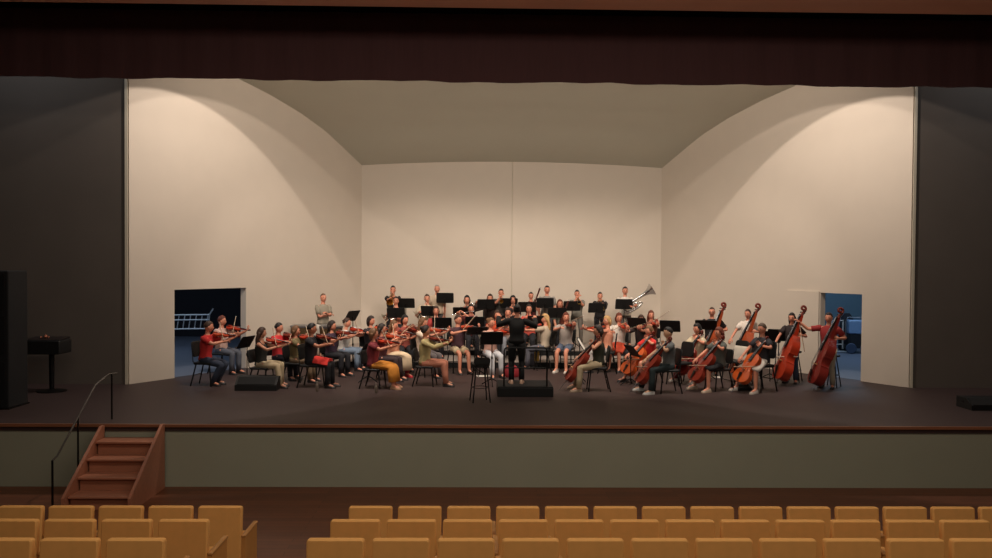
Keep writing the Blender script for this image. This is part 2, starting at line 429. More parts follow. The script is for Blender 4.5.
INSTR = {
 'violin': [Proto(lambda w=w: mk_strings('violin', .36, .21, .038, .60, PROF, w)) for w in (VARN, VARN_O, VARN_D)],
 'viola': [Proto(lambda w=w: mk_strings('viola', .42, .245, .042, .69, PROF, w)) for w in (VARN_O, VARN_D, VARN)],
 'cello': [Proto(lambda w=w: mk_strings('cello', .76, .44, .125, 1.22, PROF, w, .30)) for w in (mat((150, 46, 30), .35, 0, 5, .3), mat((196, 84, 30), .35, 0, 5, .25), mat((130, 42, 26), .35, 0, 5, .3))],
 'double_bass': [Proto(lambda w=w: mk_strings('double_bass', 1.12, .67, .20, 1.84, PROFB, w, .14)) for w in (mat((168, 50, 24), .35, 0, 4, .3), mat((160, 70, 34), .35, 0, 4, .3), mat((122, 36, 28), .35, 0, 4, .3))],
}
def mk_bow(L=.74, heavy=1.0):
    p = thing('bow')     # frog at origin, tip +Z, hair -Y
    MB().tube([(0, 0, -.02), (0, .012, L*.35), (0, .010, L*.7), (0, 0, L)], [.0055*heavy, .005*heavy, .0045*heavy, .004*heavy], 6).build('stick', mat((120, 62, 34), .4), p)
    MB().box((0, -.018, L*.51), (.010, .003, L*.94)).build('bow_hair', HORSE, p)
    MB().rbox((0, -.010, .03), (.014, .022, .05), .004, None, 2).build('frog', EBONY, p)
    MB().loft([[(-.004, .004, L-.01), (.004, .004, L-.01), (.004, .004, L), (-.004, .004, L)], [(-.004, -.02, L-.004), (.004, -.02, L-.004), (.004, -.02, L+.012), (-.004, -.02, L+.012)]]).build('tip', PAPER, p)
    return p
bowP = Proto(mk_bow); bowH = Proto(lambda: mk_bow(.71, 1.6))

# ------------------------------------------------------------------ winds (local: mouthpiece at origin, bore along +Z)
def mk_flute():
    p = thing('flute')
    MB().tube([(0, 0, -.08), (0, 0, .58)], .0105, 10).build('tube', CHROME, p)
    MB().ell((0, -.008, 0), (.008, .006, .016)).build('lip_plate', CHROME, p)
    for k in range(8): MB().lathe([(.008, -.002), (.010, .002), (.004, .005)], 8, (0, -.011, .2+k*.038), M.Rotation(PI/2, 3, 'X')).build('key', CHROME, p)
    return p
def mk_reed(name, L, bell, mat_):
    p = thing(name)
    MB().tube([(0, 0, 0), (0, 0, .07)], [.004, .011], 8).build('mouthpiece', BLACK, p)
    MB().lathe([(.011, .07), (.013, .08), (.013, L*.8), (.018, L*.9), (bell, L), (bell*.8, L-.002)], 14).build('tube', mat_, p)
    for k in range(7): MB().lathe([(.007, -.002), (.009, .002), (.004, .005)], 8, (0, -.014, .15+k*.05), M.Rotation(PI/2, 3, 'X')).build('key', STEEL, p)
    return p
def mk_bassoon():
    p = thing('bassoon')   # boot at origin, bell +Z
    wood = mat((78, 34, 26), .35)
    MB().rbox((0, 0, .22), (.075, .05, .44), .024, None, 2).build('boot', wood, p)
    MB().lathe([(.022, .42), (.021, 1.0), (.024, 1.1), (.026, 1.28), (.030, 1.34), (.024, 1.345)], 12, (.015, 0, 0)).build('bell_joint', wood, p)
    MB().lathe([(.014, .42), (.012, .95)], 10, (-.022, 0, 0)).build('wing_joint', wood, p)
    MB().tube([(-.022, 0, .94), (-.03, -.04, 1.02), (-.05, -.16, 1.03), (-.06, -.28, .98)], .004, 6).build('bocal', CHROME, p)
    MB().lathe([(.031, 1.315), (.033, 1.325), (.031, 1.335)], 12, (.015, 0, 0)).build('bell_ring', PAPER, p)
    return p
def bellprof(r, z0, L, r0=.008):
    o = []
    for i in range(12):
        t = i/11; o.append((r0+(r-r0)*(t**4.0*.85+.15*t), z0+L*t))
    return o+[(r*.93, z0+L*.995), (r0+.004, z0+L*.72)]
def mk_trumpet():
    p = thing('trumpet')
    MB().tube([(0, 0, 0), (0, 0, .02), (0, 0, .30)], [.013, .006, .006], 8).build('lead_pipe', BRASS, p)
    MB().lathe(bellprof(.062, .10, .38), 18, (0, .06, 0)).build('bell', BRASS, p)
    for k in range(3): MB().lathe([(.010, -.075), (.011, -.07), (.011, .05), (.005, .055), (.005, .07), (.009, .073)], 10, (0, .03, .2+k*.026), M.Rotation(PI/2, 3, 'X')).build('valve', BRASS, p)
    MB().tube([(0, 0, .30), (0, .03, .335), (0, .06, .30), (0, .06, .11), (0, .03, .08), (0, .02, .12)], .006, 8).build('tuning_slide', BRASS, p)
    return p
def mk_horn(m):
    p = thing('french_horn')   # coil centre at origin in XZ plane, bell pointing -X/-Z
    n = 24
    MB().tube([(.13*math.cos(2*PI*k/n), .012*math.sin(4*PI*k/n), .13*math.sin(2*PI*k/n)) for k in range(n+1)], .012, 8).build('coil', m, p)
    MB().tube([(.10*math.cos(2*PI*k/n), .02, .10*math.sin(2*PI*k/n)) for k in range(n+1)], .009, 8).build('inner_coil', m, p)
    B = M.Rotation(math.radians(-125), 3, 'Y')
    MB().lathe(bellprof(.155, 0, .36, .014), 22, (.02, .03, .12), B).build('bell', m, p)
    for k in range(3): MB().lathe([(.018, -.02), (.018, .03), (.01, .033)], 10, (-.03+.04*k, -.02, .02), M.Rotation(PI/2, 3, 'X')).build('rotor', m, p)
    MB().tube([(.10, 0, .09), (.04, -.05, .24), (0, -.02, .36), (0, .02, .40)], [.009, .007, .006, .011], 8).build('mouthpipe', m, p)
    return p
def mk_trombone():
    p = thing('trombone')
    MB().tube([(0, 0, 0), (0, 0, .03), (0, 0, .75), (0, .04, .80), (0, .085, .75), (0, .085, .05)], [.013, .007, .007, .008, .008, .008], 8).build('slide', BRASS, p)
    MB().lathe(bellprof(.105, -.05, .60, .009), 20, (.07, .085, 0)).build('bell', BRASS, p)
    MB().tube([(0, .085, .05), (0, .085, -.22), (.035, .085, -.27), (.07, .085, -.22), (.07, .085, -.04)], .009, 8).build('bell_bow', BRASS, p)
    return p
def mk_tuba():
    p = thing('tuba')   # bell along +Z, body below
    m = mat((205, 205, 205), .22, 1)
    MB().lathe(bellprof(.20, .10, .62, .035), 26).build('bell', m, p)
    MB().tube([(0, 0, .12), (0, 0, -.15), (.03, 0, -.27), (.11, 0, -.33), (.20, 0, -.28), (.23, 0, -.15), (.23, 0, .12), (.19, 0, .24), (.12, -.03, .2), (.11, -.05, -.05), (.13, -.05, -.18)], [.04, .06, .062, .062, .058, .05, .042, .036, .03, .026, .022], 12).build('body', m, p)
    for k in range(4): MB().lathe([(.018, -.14), (.018, .08), (.008, .085), (.008, .11), (.014, .115)], 10, (.06+.03*(k % 2), -.085, -.12+.05*k), M.Rotation(math.radians(12), 3, 'Y')).build('valve', m, p)
    MB().tube([(.13, -.06, -.16), (.06, -.14, 0), (-.02, -.17, .14), (-.02, -.22, .20)], [.012, .011, .010, .016], 8).build('mouthpipe', m, p)
    return p
SILV = mat((215, 210, 200), .2, 1)
WIND = dict(flute=Proto(mk_flute), clarinet=Proto(lambda: mk_reed('clarinet', .66, .035, EBONY)), oboe=Proto(lambda: mk_reed('oboe', .60, .024, EBONY)), bassoon=Proto(mk_bassoon),
            trumpet=Proto(mk_trumpet), french_horn=Proto(lambda: mk_horn(SILV)), trombone=Proto(mk_trombone), tuba=Proto(mk_tuba))
NICE = dict(double_bass='double bass', french_horn='french horn')

# ------------------------------------------------------------------ people
def pick(*c):
    for x in c:
        if len(x.split()) <= 15: return x.strip()
    return c[-1].strip()
def ik(a, t, l1, l2, hint):
    a, t, hint = V(a), V(t), V(hint); d = t-a; L = d.length
    if L > (l1+l2)*.995: d = d*((l1+l2)*.995/L); L = d.length; t = a+d
    if L < abs(l1-l2)+.02: L = abs(l1-l2)+.02; d = d.normalized()*L; t = a+d
    u = d/L; x = (l1*l1-l2*l2+L*L)/(2*L); h = math.sqrt(max(0, l1*l1-x*x))
    w = hint-a; w = w-u*w.dot(u)
    w = w.normalized() if w.length > 1e-5 else u.orthogonal().normalized()
    return a+u*x+w*h, t
def basis(x, y, z): return M((x, y, z)).transposed()
def head_mesh(mb, c, B, k, female):
    """a head with jaw, nose, eyes, mouth and ears; local -Y is the face"""
    hw, hd, hh = (.073 if female else .077)*k, .096*k, .118*k
    rings = []; nl, nn = 12, 18
    for i in range(nl+1):
        a = -PI/2+PI*(.03+.95*i/nl); ca, sa = math.cos(a), math.sin(a); r = []
        for j in range(nn):
            ph = 2*PI*j/nn; x = hw*ca*math.sin(ph); y = -hd*ca*math.cos(ph); z = hh*sa
            if sa < 0:
                q = -sa; x *= 1-.22*q*q
                y = y*(1-.10*q) if y < 0 else y*(1-.35*q)
            front = max(0, math.cos(ph))**14
            nz = math.exp(-((z/k+.012)/.022)**2)
            y -= front*nz*.020*k
            y -= max(0, math.cos(ph))**4*math.exp(-((z/k+.098)/.02)**2)*.012*k
            y += max(0, math.cos(ph))**3*math.exp(-((z/k-.018)/.014)**2)*.006*k
            r.append(c+B @ V((x, y, z)))
        rings.append(r)
    mb.cur = 0; mb.loft(rings)
    for s in (-1, 1):
        mb.cur = 0; mb.ell(c+B @ V((s*hw*.98, .008*k, -.005*k)), (.010*k, .018*k, .030*k), B, 8, 6)
        mb.cur = 1; mb.ell(c+B @ V((s*.031*k, -hd*.875, .016*k)), (.0125*k, .007*k, .007*k), B, 8, 6)
        mb.ell(c+B @ V((s*.031*k, -hd*.875, .036*k)), (.015*k, .006*k, .0035*k), B, 8, 4)
    mb.cur = 2; mb.ell(c+B @ V((0, -hd*.90, -.055*k)), (.023*k, .008*k, .008*k), B, 10, 6); mb.cur = 0
def hair_mesh(c, B, k, female, style):
    hw, hd, hh = .079*k, .100*k, .122*k
    mb = MB(); rings = []; nl, nn = 12, 20
    low = dict(short=-.02, crop=.02, bun=-.05, pony=-.05, bob=-.10, long=-.10).get(style, -.02)
    th = dict(crop=1.02, short=1.08, bun=1.06, pony=1.06, bob=1.14, long=1.12)[style]
    for i in range(nl+1):
        a = -PI/2+PI*(.03+.95*i/nl); ca, sa = math.cos(a), math.sin(a); r = []
        for j in range(nn):
            ph = 2*PI*j/nn; cf = math.cos(ph); z = hh*sa
            line = low*k+(0.072*k-low*k)*min(1, max(0, (cf+.15)/.75))**.7   # hairline climbs from nape to forehead
            w = min(1, max(0, (z-line)/(.03*k)+.5)); f = .80+(th-.80)*w
            r.append(c+B @ V((hw*ca*math.sin(ph)*f, -hd*ca*cf*f+.004*k, z*f+.004*k)))
        rings.append(r)
    mb.loft(rings)
    dn = V((0, 0, -1))
    if style in ('long', 'bob'):
        n = dict(long=8, bob=5)[style]; Ln = dict(long=.36, bob=.16)[style]*k; rr = []
        for i in range(n+1):
            t = i/n; cc = c+B @ V((0, .045*k+.055*k*min(1, t*2)*(1 if style == 'long' else .3), 0))+dn*(Ln*t-.02*k)
            wx = (.088+.020*math.sin(t*PI))*k*(1-.45*t*t); wy = (.052-.02*t)*k
            rr.append([cc+B @ V((wx*math.cos(2*PI*j/14), wy*math.sin(2*PI*j/14), 0)) for j in range(14)])
        mb.loft(rr)
    if style == 'bun': mb.ell(c+B @ V((0, .105*k, .055*k)), (.05*k, .042*k, .045*k), B, 12, 8)
    if style == 'pony': mb.tube([c+B @ V((0, .09*k, .06*k)), c+B @ V((0, .145*k, .02*k)), c+B @ V((0, .14*k, -.09*k)), c+B @ V((0, .12*k, -.20*k))], [.022*k, .034*k, .030*k, .012*k], 10, dome=True)
    return mb
def hand(mb, Wr, d, n, k, s, curl=.9):
    """palm with four unequal curled fingers and a thumb; d along the hand, n the palm side"""
    d = d.normalized(); n = (n-d*n.dot(d)); n = n.normalized() if n.length > 1e-4 else d.orthogonal().normalized()
    sd = d.cross(n)*s
    mb.loft([[Wr+d*(t*k)+sd*(a*w*k)+n*(b*h*k) for a, b in ((1, .4), (.6, 1), (-.6, 1), (-1, .4), (-1, -.4), (-.6, -1), (.6, -1), (1, -.4))] for t, w, h in ((-.012, .024, .018), (.02, .034, .018), (.06, .041, .016), (.092, .038, .012), (.10, .030, .006))])
    for q, L in ((-1.5, .066), (-.5, .078), (.5, .084), (1.5, .074)):
        p = Wr+d*(.080*k)+sd*(q*.0195*k); pts = [p]; a = .25
        for seg in (.42, .33, .25):
            dd = d*math.cos(a)+n*math.sin(a); p = p+dd*(L*seg*k)*1.15; pts.append(p); a += curl*.75
        mb.tube(pts, [.0095*k, .009*k, .0085*k, .007*k], 6, dome=True)
    p = Wr+d*(.022*k)+sd*(.028*k)
    mb.tube([p, p+(sd*.026+d*.022+n*.012)*k, p+(sd*.030+d*.050+n*.030)*k, p+(sd*.022+d*.070+n*.042)*k], [.013*k, .012*k, .010*k, .008*k], 6, dome=True)
SKEL = []   # (object, other-geometry MB, mats)
PEOPLE = []
def torso_rings(pel, td, k, fem, a=1.0, lo=-.10, hi=1.02, grow=0.0):
    X = V((1, 0, 0)); fwd = V((0, -1, 0)); fwd = (fwd-td*fwd.dot(td)).normalized()
    P = [(-.12, .165, .120), (-.05, .172, .125), (.06, .165, .118), (.22, .138 if fem else .152, .102), (.38, .146 if fem else .162, .108), (.58, .160 if fem else .180, .128 if fem else .122), (.74, .166 if fem else .188, .112), (.86, .172 if fem else .192, .088), (.93, .150 if fem else .17, .072), (.985, .085, .062), (1.02, .062, .056)]
    out = []
    for f, wa, wb in P:
        if lo <= f <= hi:
            c = pel+td*(f*.50*k)
            out.append([c+X*((wa+grow)*k*a*math.cos(2*PI*j/16))+fwd*((wb+grow)*k*a*math.sin(2*PI*j/16)*-1) for j in range(16)])
    return out
def person(i, hx, hy, Y, zf, post, rz, fem, top, bottom, hair, instr, who, skin=(216, 144, 116), shoes=(40, 36, 36), seat=True, lean=0, tilt=0, wood=0, extra=()):
    base = at(hx, hy, Y); zh = base.z-zf; rz = math.radians(rz)
    seated = post == 'S'
    lean = math.radians(lean)
    if seated: k = (zh-.53)/(.678*math.cos(lean))
    else: k = zh/1.598
    k0 = k; k = max(.90, min(1.07, k)); lift = 0
    if seated and k0 > k: lift = min(.16, (k0-k)*.678*math.cos(lean)); k0 = k if lift < .16 else k0
    if abs(k-k0) > .03: print('scale', i, who, round(k0, 3))
    Rz = M.Rotation(rz, 3, 'Z')
    # head offset from base in person frame because of lean
    off = Rz @ V((0, -math.sin(lean)*.62*k, 0))
    loc = V((base.x-off.x, base.y-off.y, zf))
    p = thing('person', who, 'person', loc, rz)
    X = V((1, 0, 0)); td = V((0, -math.sin(lean), math.cos(lean)))
    pz = .53+lift if seated else .92*k
    pel = V((0, .02 if seated else 0, pz))
    nb = pel+td*(.50*k)
    fwd = (V((0, -1, 0))-td*V((0, -1, 0)).dot(td)).normalized()
    hd = (td*.6+V((0, 0, 1))*.4).normalized()
    hc = nb+hd*(.178*k)+V((0, -.015*k, 0))
    HB = M.Rotation(math.radians(tilt), 3, 'Z')
    hpit = {'violin': 10, 'viola': 10, 'cello': 12, 'double_bass': 8}.get(instr, 2)
    HB = HB @ M.Rotation(math.radians(hpit), 3, 'X')
    if instr in ('violin', 'viola'): HB = M.Rotation(math.radians(28), 3, 'Z') @ M.Rotation(math.radians(8), 3, 'X')
    sw = (.155 if fem else .178)*k
    sh = {s: nb-td*(.055*k)+X*(s*sw) for s in (-1, 1)}
    toW = lambda q: nb+V(q)*k          # offsets from the neck base
    insts = []   # (kind, matrix)
    def axis_mat(o, ax, front):
        z = V(ax).normalized(); y = -V(front); y = (y-z*y.dot(z)).normalized(); x = y.cross(z)
        return M.Translation(V(o)) @ basis(x, y, z).to_4x4()
    Hn = {}; hint = {s: sh[s]+V((s*.35, .10, -.6)) for s in (-1, 1)}
    hn = {s: V((0, 0, -1)) for s in (-1, 1)}
    hdir = {}; spread = .10; bow = None
    if instr in ('violin', 'viola'):
        o = toW((.085, -.075, .035)); sz = 1.0 if instr == 'violin' else 1.12
        drop = random.uniform(-.22, -.02)
        ax = V((.48, -.85, drop)).normalized(); fr = V((-.30, -.05, .95)); fr = (fr-ax*fr.dot(ax)).normalized()
        insts.append((instr, axis_mat(o, ax, fr)))
        Hn[1] = o+ax*(.50*sz)-fr*.03; hn[1] = fr
        hint[1] = sh[1]+V((.15, -.25, -.6))
        con = o+ax*(.19*sz)+fr*.045
        bd = fr.cross(ax); bd = (bd if bd.x < 0 else -bd); bd = (bd+V((0, -.15, -.10))+fr*random.uniform(-.25, .1)).normalized()
        u = random.uniform(.22, .42); Hn[-1] = con+bd*u
        hint[-1] = sh[-1]+V((-.6, .0, -.25))
        bow = (con+bd*(u+.01), -bd, fr)
    elif instr == 'cello':
        spread = .24
        T = V((-.04, -.86, 0)); S = V((.17*k, .10, 1.22*k)); ax = (S-T).normalized(); fr = V((.15, -1, .4)); fr = (fr-ax*fr.dot(ax)).normalized()
        o = T+ax*.30; insts.append(('cello', axis_mat(o, ax, fr)))
        Hn[1] = o+ax*.98+fr*.03; hn[1] = fr; hint[1] = sh[1]+V((.7, -.1, -.2))
        con = o+ax*.32+fr*.16; bd = V((-1, -.05, -.12)).normalized(); u = random.uniform(.2, .34)
        Hn[-1] = con+bd*u; hint[-1] = sh[-1]+V((-.7, 0, -.3)); bow = (con+bd*(u+.01), -bd, fr)
    elif instr == 'double_bass':
        T = V((-.16, -.62, 0)); S = V((.36, -.08, 1.88)); ax = (S-T).normalized(); fr = V((-.85, -.62, .25)); fr = (fr-ax*fr.dot(ax)).normalized()
        o = T+ax*.14; insts.append(('double_bass', axis_mat(o, ax, fr)))
        Hn[1] = o+ax*1.17+V((.115, .05, -.03)); hn[1] = V((-.3, -.9, .2)); hdir[1] = V((-.9, -.25, .30)); hint[1] = sh[1]+V((.55, .05, -.6))
        con = o+ax*.50+fr*.22; bd = V((-1, -.05, -.05)).normalized()
        if 'raised' in extra:
            Hn[-1] = sh[-1]+V((-.42, -.22, .12)); bow = (Hn[-1]+V((0, -.03, 0)), V((.25, -.15, -1)), V((0, -1, 0))); hint[-1] = sh[-1]+V((-.4, .1, -.6))
        else:
            Hn[-1] = con+bd*.25+V((0, 0, .04)); bow = (con+bd*.27, -bd, fr); hint[-1] = sh[-1]+V((-.7, .1, -.3))
    elif instr == 'flute':
        mo = hc+HB @ V((0, -.112*k, -.055*k)); ax = V((-1, -.18, -.14)).normalized()
        insts.append(('flute', axis_mat(mo, ax, (0, -.2, 1))))
        Hn[1] = mo+ax*.22+V((0, -.035, -.02)); Hn[-1] = mo+ax*.42+V((0, .02, -.03)); hint[-1] = sh[-1]+V((-.7, .1, -.4)); hint[1] = sh[1]+V((.3, -.3, -.5))
    elif instr in ('clarinet', 'oboe'):
        mo = hc+HB @ V((0, -.115*k, -.06*k)); ax = V((0, -.50, -.86))
        insts.append((instr, axis_mat(mo, ax, (0, -.86, .5))))
        Hn[1] = mo+ax*.26+V((.03, .02, 0)); Hn[-1] = mo+ax*.42+V((-.03, .02, 0)); hn[1] = V((-1, 0, 0)); hn[-1] = V((1, 0, 0))
    elif instr == 'bassoon':
        o = toW((-.20, -.16, -.88)); ax = V((.33, .0, .94)).normalized()
        insts.append(('bassoon', axis_mat(o, ax, (0, -1, 0))))
        Hn[1] = o+ax*.80+V((0, -.03, 0)); Hn[-1] = o+ax*.34+V((0, -.04, 0))
    elif instr == 'trumpet':
        mo = hc+HB @ V((0, -.118*k, -.055*k)); ax = V((0, -.97, -.22))
        insts.append(('trumpet', axis_mat(mo, ax, (0, -.2, .97)))); Hn[1] = mo+ax*.21+V((.03, 0, -.05)); Hn[-1] = mo+ax*.24+V((-.03, 0, .0)); hn[1] = V((-1, 0, 0)); hn[-1] = V((1, 0, 0))
    elif instr == 'french_horn':
        o = toW((-.05, -.27, -.20)); insts.append(('french_horn', M.Translation(o)))
        Hn[1] = o+V((.05, -.02, .0)); Hn[-1] = o+V((-.18, .02, .0)); hint[1] = sh[1]+V((.6, 0, -.3))
    elif instr == 'trombone':
        mo = hc+HB @ V((0, -.118*k, -.06*k)); ax = V((0, -.93, -.35))
        insts.append(('trombone', axis_mat(mo, ax, (0, -.35, .93)))); Hn[1] = mo+ax*.10+V((.03, 0, -.03)); Hn[-1] = mo+ax*.38+V((-.01, 0, -.01))
    elif instr == 'tuba':
        o = toW((.16, -.26, -.12)); insts.append(('tuba', axis_mat(o, (.82, -.05, .52), (0, -1, 0))))
        Hn[1] = o+V((.10, -.10, -.10)); Hn[-1] = o+V((-.14, -.12, -.12))
    elif instr == 'conduct':
        Hn[-1] = toW((-.40, -.28, -.03)); Hn[1] = toW((.40, -.30, .0)); hint = {s: sh[s]+V((s*.6, .1, -.5)) for s in (-1, 1)}
    elif instr == 'cross':
        Hn[-1] = toW((.04, -.20, -.27)); Hn[1] = toW((-.05, -.25, -.22)); hint = {s: sh[s]+V((s*.3, -.1, -.7)) for s in (-1, 1)}
    else:
        zt = pz+.10
        Hn = {s: V((s*.13, -.30, zt)) if seated else toW((s*.23, -.08, -.62)) for s in (-1, 1)}
    # joints
    ua, fa = .285*k, .25*k; J = {}
    for s in (-1, 1):
        J[s] = ik(sh[s], Hn[s], ua, fa, hint[s])
    hip = {s: pel+X*(s*.092*k)+V((0, 0, -.02)) for s in (-1, 1)}; kn = {}; an = {}; toe = {}
    for s in (-1, 1):
        if seated:
            ft = V((s*(spread+.03), -.40-.06*random.random()*(1 if s > 0 else 2), .085))
            if 'back' in extra: ft = V((s*.12, -.22, .09))
            kn[s], an[s] = ik(hip[s], ft, .42*k, .42*k, hip[s]+V((s*(spread-.08)*1.5, -1.0, .75)))
        else:
            ft = V((s*(.11+.02*random.random()), .02-.06*random.random(), .085)); kn[s], an[s] = ik(hip[s], ft, .425*k, .42*k, hip[s]+V((s*.1, -1, -.3)))
        toe[s] = V((an[s].x+s*.03, an[s].y-.15*k, .03))
    # ---- body skeleton for the skin surface
    vv = [pel, pel+td*.15*k, pel+td*.36*k, nb-td*.015*k, nb+hd*.06*k, nb+hd*.13*k]
    rr = [.105, .10, .115, .058, .048 if fem else .055, .050]; ee = [(0, 1), (1, 2), (2, 3), (3, 4), (4, 5)]
    def add(pt, r, par): vv.append(pt); rr.append(r); ee.append((par, len(vv)-1)); return len(vv)-1
    for s in (-1, 1):
        a = add(sh[s], .050 if fem else .058, 2); mid = sh[s].lerp(J[s][0], .5); b = add(mid, .042 if fem else .049, a)
        c_ = add(J[s][0], .036 if fem else .041, b); d_ = add(J[s][0].lerp(J[s][1], .45), .036 if fem else .040, c_); add(J[s][1], .025 if fem else .028, d_)
        a = add(hip[s], .082, 0); b = add(hip[s].lerp(kn[s], .5), .072, a); c_ = add(kn[s], .054, b)
        d_ = add(kn[s].lerp(an[s], .35), .053, c_); e_ = add(an[s], .035, d_); add(toe[s], .032, e_)
    me = bpy.data.meshes.new('body'); me.from_pydata([tuple(v) for v in vv], ee, [])
    bo = bpy.data.objects.new('body', me); C.objects.link(bo); bo.parent = p
    mod = bo.modifiers.new('skin', 'SKIN'); mod.use_smooth_shade = True
    for q, r in zip(me.skin_vertices[0].data, rr): q.radius = (r*k, r*k)
    me.skin_vertices[0].data[0].use_root = True
    sub = bo.modifiers.new('sub', 'SUBSURF'); sub.levels = 1; sub.render_levels = 1
    ex = MB(); head_mesh(ex, hc, HB, k, fem)
    for s in (-1, 1):
        d = J[s][1]-J[s][0]
        if instr in ('cello', 'double_bass', 'violin', 'viola') and s == 1: d = d.normalized()+V((0, 0, .5))
        n_ = hn[s]; d = hdir.get(s, d)
        hand(ex, J[s][1], d, n_, k, -s, .9)
    SKEL.append((bo, ex, [mat(skin, .55), EYE, LIP]))
    # ---- hair
    hst, hcol = hair
    if hst != 'bald': hair_mesh(hc, HB, k, fem, hst).build('hair', mat(hcol, .6, 0, 30, .25), p, 180)
    # ---- upper clothing
    tk, tc = top; tm = mat(tc, .8, 0, 12, .10)
    mb = MB()
    mb.loft(torso_rings(pel, td, k, fem, 1.0, -.10, .86 if tk in ('tank', 'strapless') else 1.02, .012))
    if tk == 'tank':
        for s in (-1, 1):
            mb.tube([nb-td*.10*k+X*(s*.09*k)+fwd*.10*k, nb-td*.005*k+X*(s*.085*k), nb-td*.10*k+X*(s*.09*k)-fwd*.09*k], .018*k, 6)
    if tk in ('short', 'long', 'jacket'):
        for s in (-1, 1):
            S0 = sh[s]-X*(s*.05*k); El, Wr = J[s]; g = .010 if tk != 'jacket' else .018
            a0 = (.060 if fem else .068)+g
            if tk == 'short': mb.tube([S0-td*.012*k, sh[s]-td*.004*k, sh[s].lerp(El, .16), sh[s].lerp(El, .4), sh[s].lerp(El, .72)], [.040*k, (a0-.012)*k, a0*.97*k, (.056+g)*k, (.058+g)*k], 12)
            else: mb.tube([S0-td*.012*k, sh[s]-td*.004*k, sh[s].lerp(El, .16), sh[s].lerp(El, .5), El, El.lerp(Wr, .5), El.lerp(Wr, .97)], [.040*k, (a0-.012)*k, a0*.97*k, (.050+g)*k, (.046+g)*k, (.042+g)*k, (.033+g)*k], 12)
    up_o = mb.build({'short': 'shirt', 'long': 'shirt', 'jacket': 'jacket', 'tank': 'top', 'strapless': 'top', 'vest': 'vest'}[tk], tm, p, 180)
    # ---- lower clothing
    bk, bc = bottom; bm_ = mat(bc, .85, 0, 14, .12); mb = MB()
    if bk in ('trousers', 'shorts'):
        mb.loft(torso_rings(pel, td if not seated else V((0, 0, 1)), k, fem, .96, -.12, .10, .004)) if not seated else mb.ell(pel+V((0, -.0, -.02)), (.178*k, .135*k, .085*k))
        for s in (-1, 1):
            H0, K0, A0 = hip[s], kn[s], an[s]
            if bk == 'trousers': mb.tube([H0+V((0, .03, 0)), H0.lerp(K0, .5), H0.lerp(K0, .93), K0+(K0-H0).normalized()*.01, K0.lerp(A0, .12), K0.lerp(A0, .55), A0+V((0, .0, .0))], [.098*k, .086*k, .072*k, .068*k, .066*k, .062*k, .060*k], 12)
            else: mb.tube([H0+V((0, .03, 0)), H0.lerp(K0, .5), H0.lerp(K0, .72)], [.100*k, .090*k, .088*k], 12)
        nm = bk
    else:
        Lh = {'skirt': .30, 'longskirt': .80}[bk]; K = (kn[-1]+kn[1])/2; A = (an[-1]+an[1])/2; w = abs(kn[1].x)+.10*k
        def er(c, a, b, ax2):
            ax2 = V(ax2).normalized(); return [c+X*(a*math.cos(2*PI*j/16))+ax2*(b*math.sin(2*PI*j/16)) for j in range(16)]
        if seated:
            P0 = pel+V((0, 0, .06)); r_ = [er(P0, .15*k, .11*k, (0, -1, 0)), er(pel+V((0, -.05, .0)), .185*k, .13*k, (0, -.7, .7)), er(pel.lerp(K, .5), (.15+.3*w)*k, .105*k, (0, 0, 1)), er(pel.lerp(K, .9), w, .09*k, (0, 0, 1)), er(K+V((0, -.04, -.02)), w, .085*k, (0, -.6, .8))]
            if bk == 'longskirt': r_ += [er(K.lerp(A, t)+V((0, -.03, 0)), w*(1+.12*t), .12*k, (0, -1, .12)) for t in (.12, .4, Lh)]
            mb.loft(r_)
        else:
            c = pel; mb.loft([er(pel+V((0, 0, .08)), .14*k, .105*k, (0, -1, 0)), er(pel, .175*k, .13*k, (0, -1, 0)), er(pel+V((0, 0, -.22)), .19*k, .15*k, (0, -1, 0)), er(pel+V((0, 0, -.45)), .21*k, .17*k, (0, -1, 0))])
        nm = 'skirt'
    mb.build(nm, bm_, p, 180)
    for s in (-1, 1):
        mb = MB(); A = an[s]; d = V((s*.16, -1, 0)).normalized(); sdv = V((-d.y, d.x, 0)); rr_ = []
        for t, w, h in ((-.07, .020, .05), (-.055, .034, .085), (-.01, .038, .11 if shoes != 'boot' else .12), (.05, .038, .085), (.11, .043, .06), (.16, .040, .048), (.185, .022, .030)):
            c = V((A.x, A.y, 0))+d*(t*k)
            rr_.append([c+sdv*(a*w*k)+V((0, 0, z*h*k)) for a, z in ((-1, .03), (-1, .35), (-.75, .8), (-.3, 1), (.3, 1), (.75, .8), (1, .35), (1, .03))])
        mb.loft(rr_)
        if 'boots' in extra: mb.tube([A+V((0, 0, .02)), A.lerp(kn[s], .5), A.lerp(kn[s], .8)], [.056*k, .062*k, .070*k], 10)
        mb.build('boot' if 'boots' in extra else 'shoe', mat(shoes, .5), p, 60)
    if 'glasses' in extra:
        mb = MB()
        for s in (-1, 1):
            cc = hc+HB @ V((s*.031*k, -.100*k, .016*k))
            mb.tube([cc+HB @ V((.019*math.cos(q*PI/5), 0, .015*math.sin(q*PI/5)))*k for q in range(11)], .0025, 5)
            mb.tube([hc+HB @ V((s*.05*k, -.098*k, .018*k)), hc+HB @ V((s*.08*k, .0, .015*k))], .002, 5)
        mb.build('glasses', BLACK, p)
    PEOPLE.append(dict(i=i, loc=loc, rz=rz, k=k, who=who, pel=pel, kn=kn, Hn={s: J[s][1] for s in J}))
    W = M.Translation(loc) @ Rz.to_4x4()
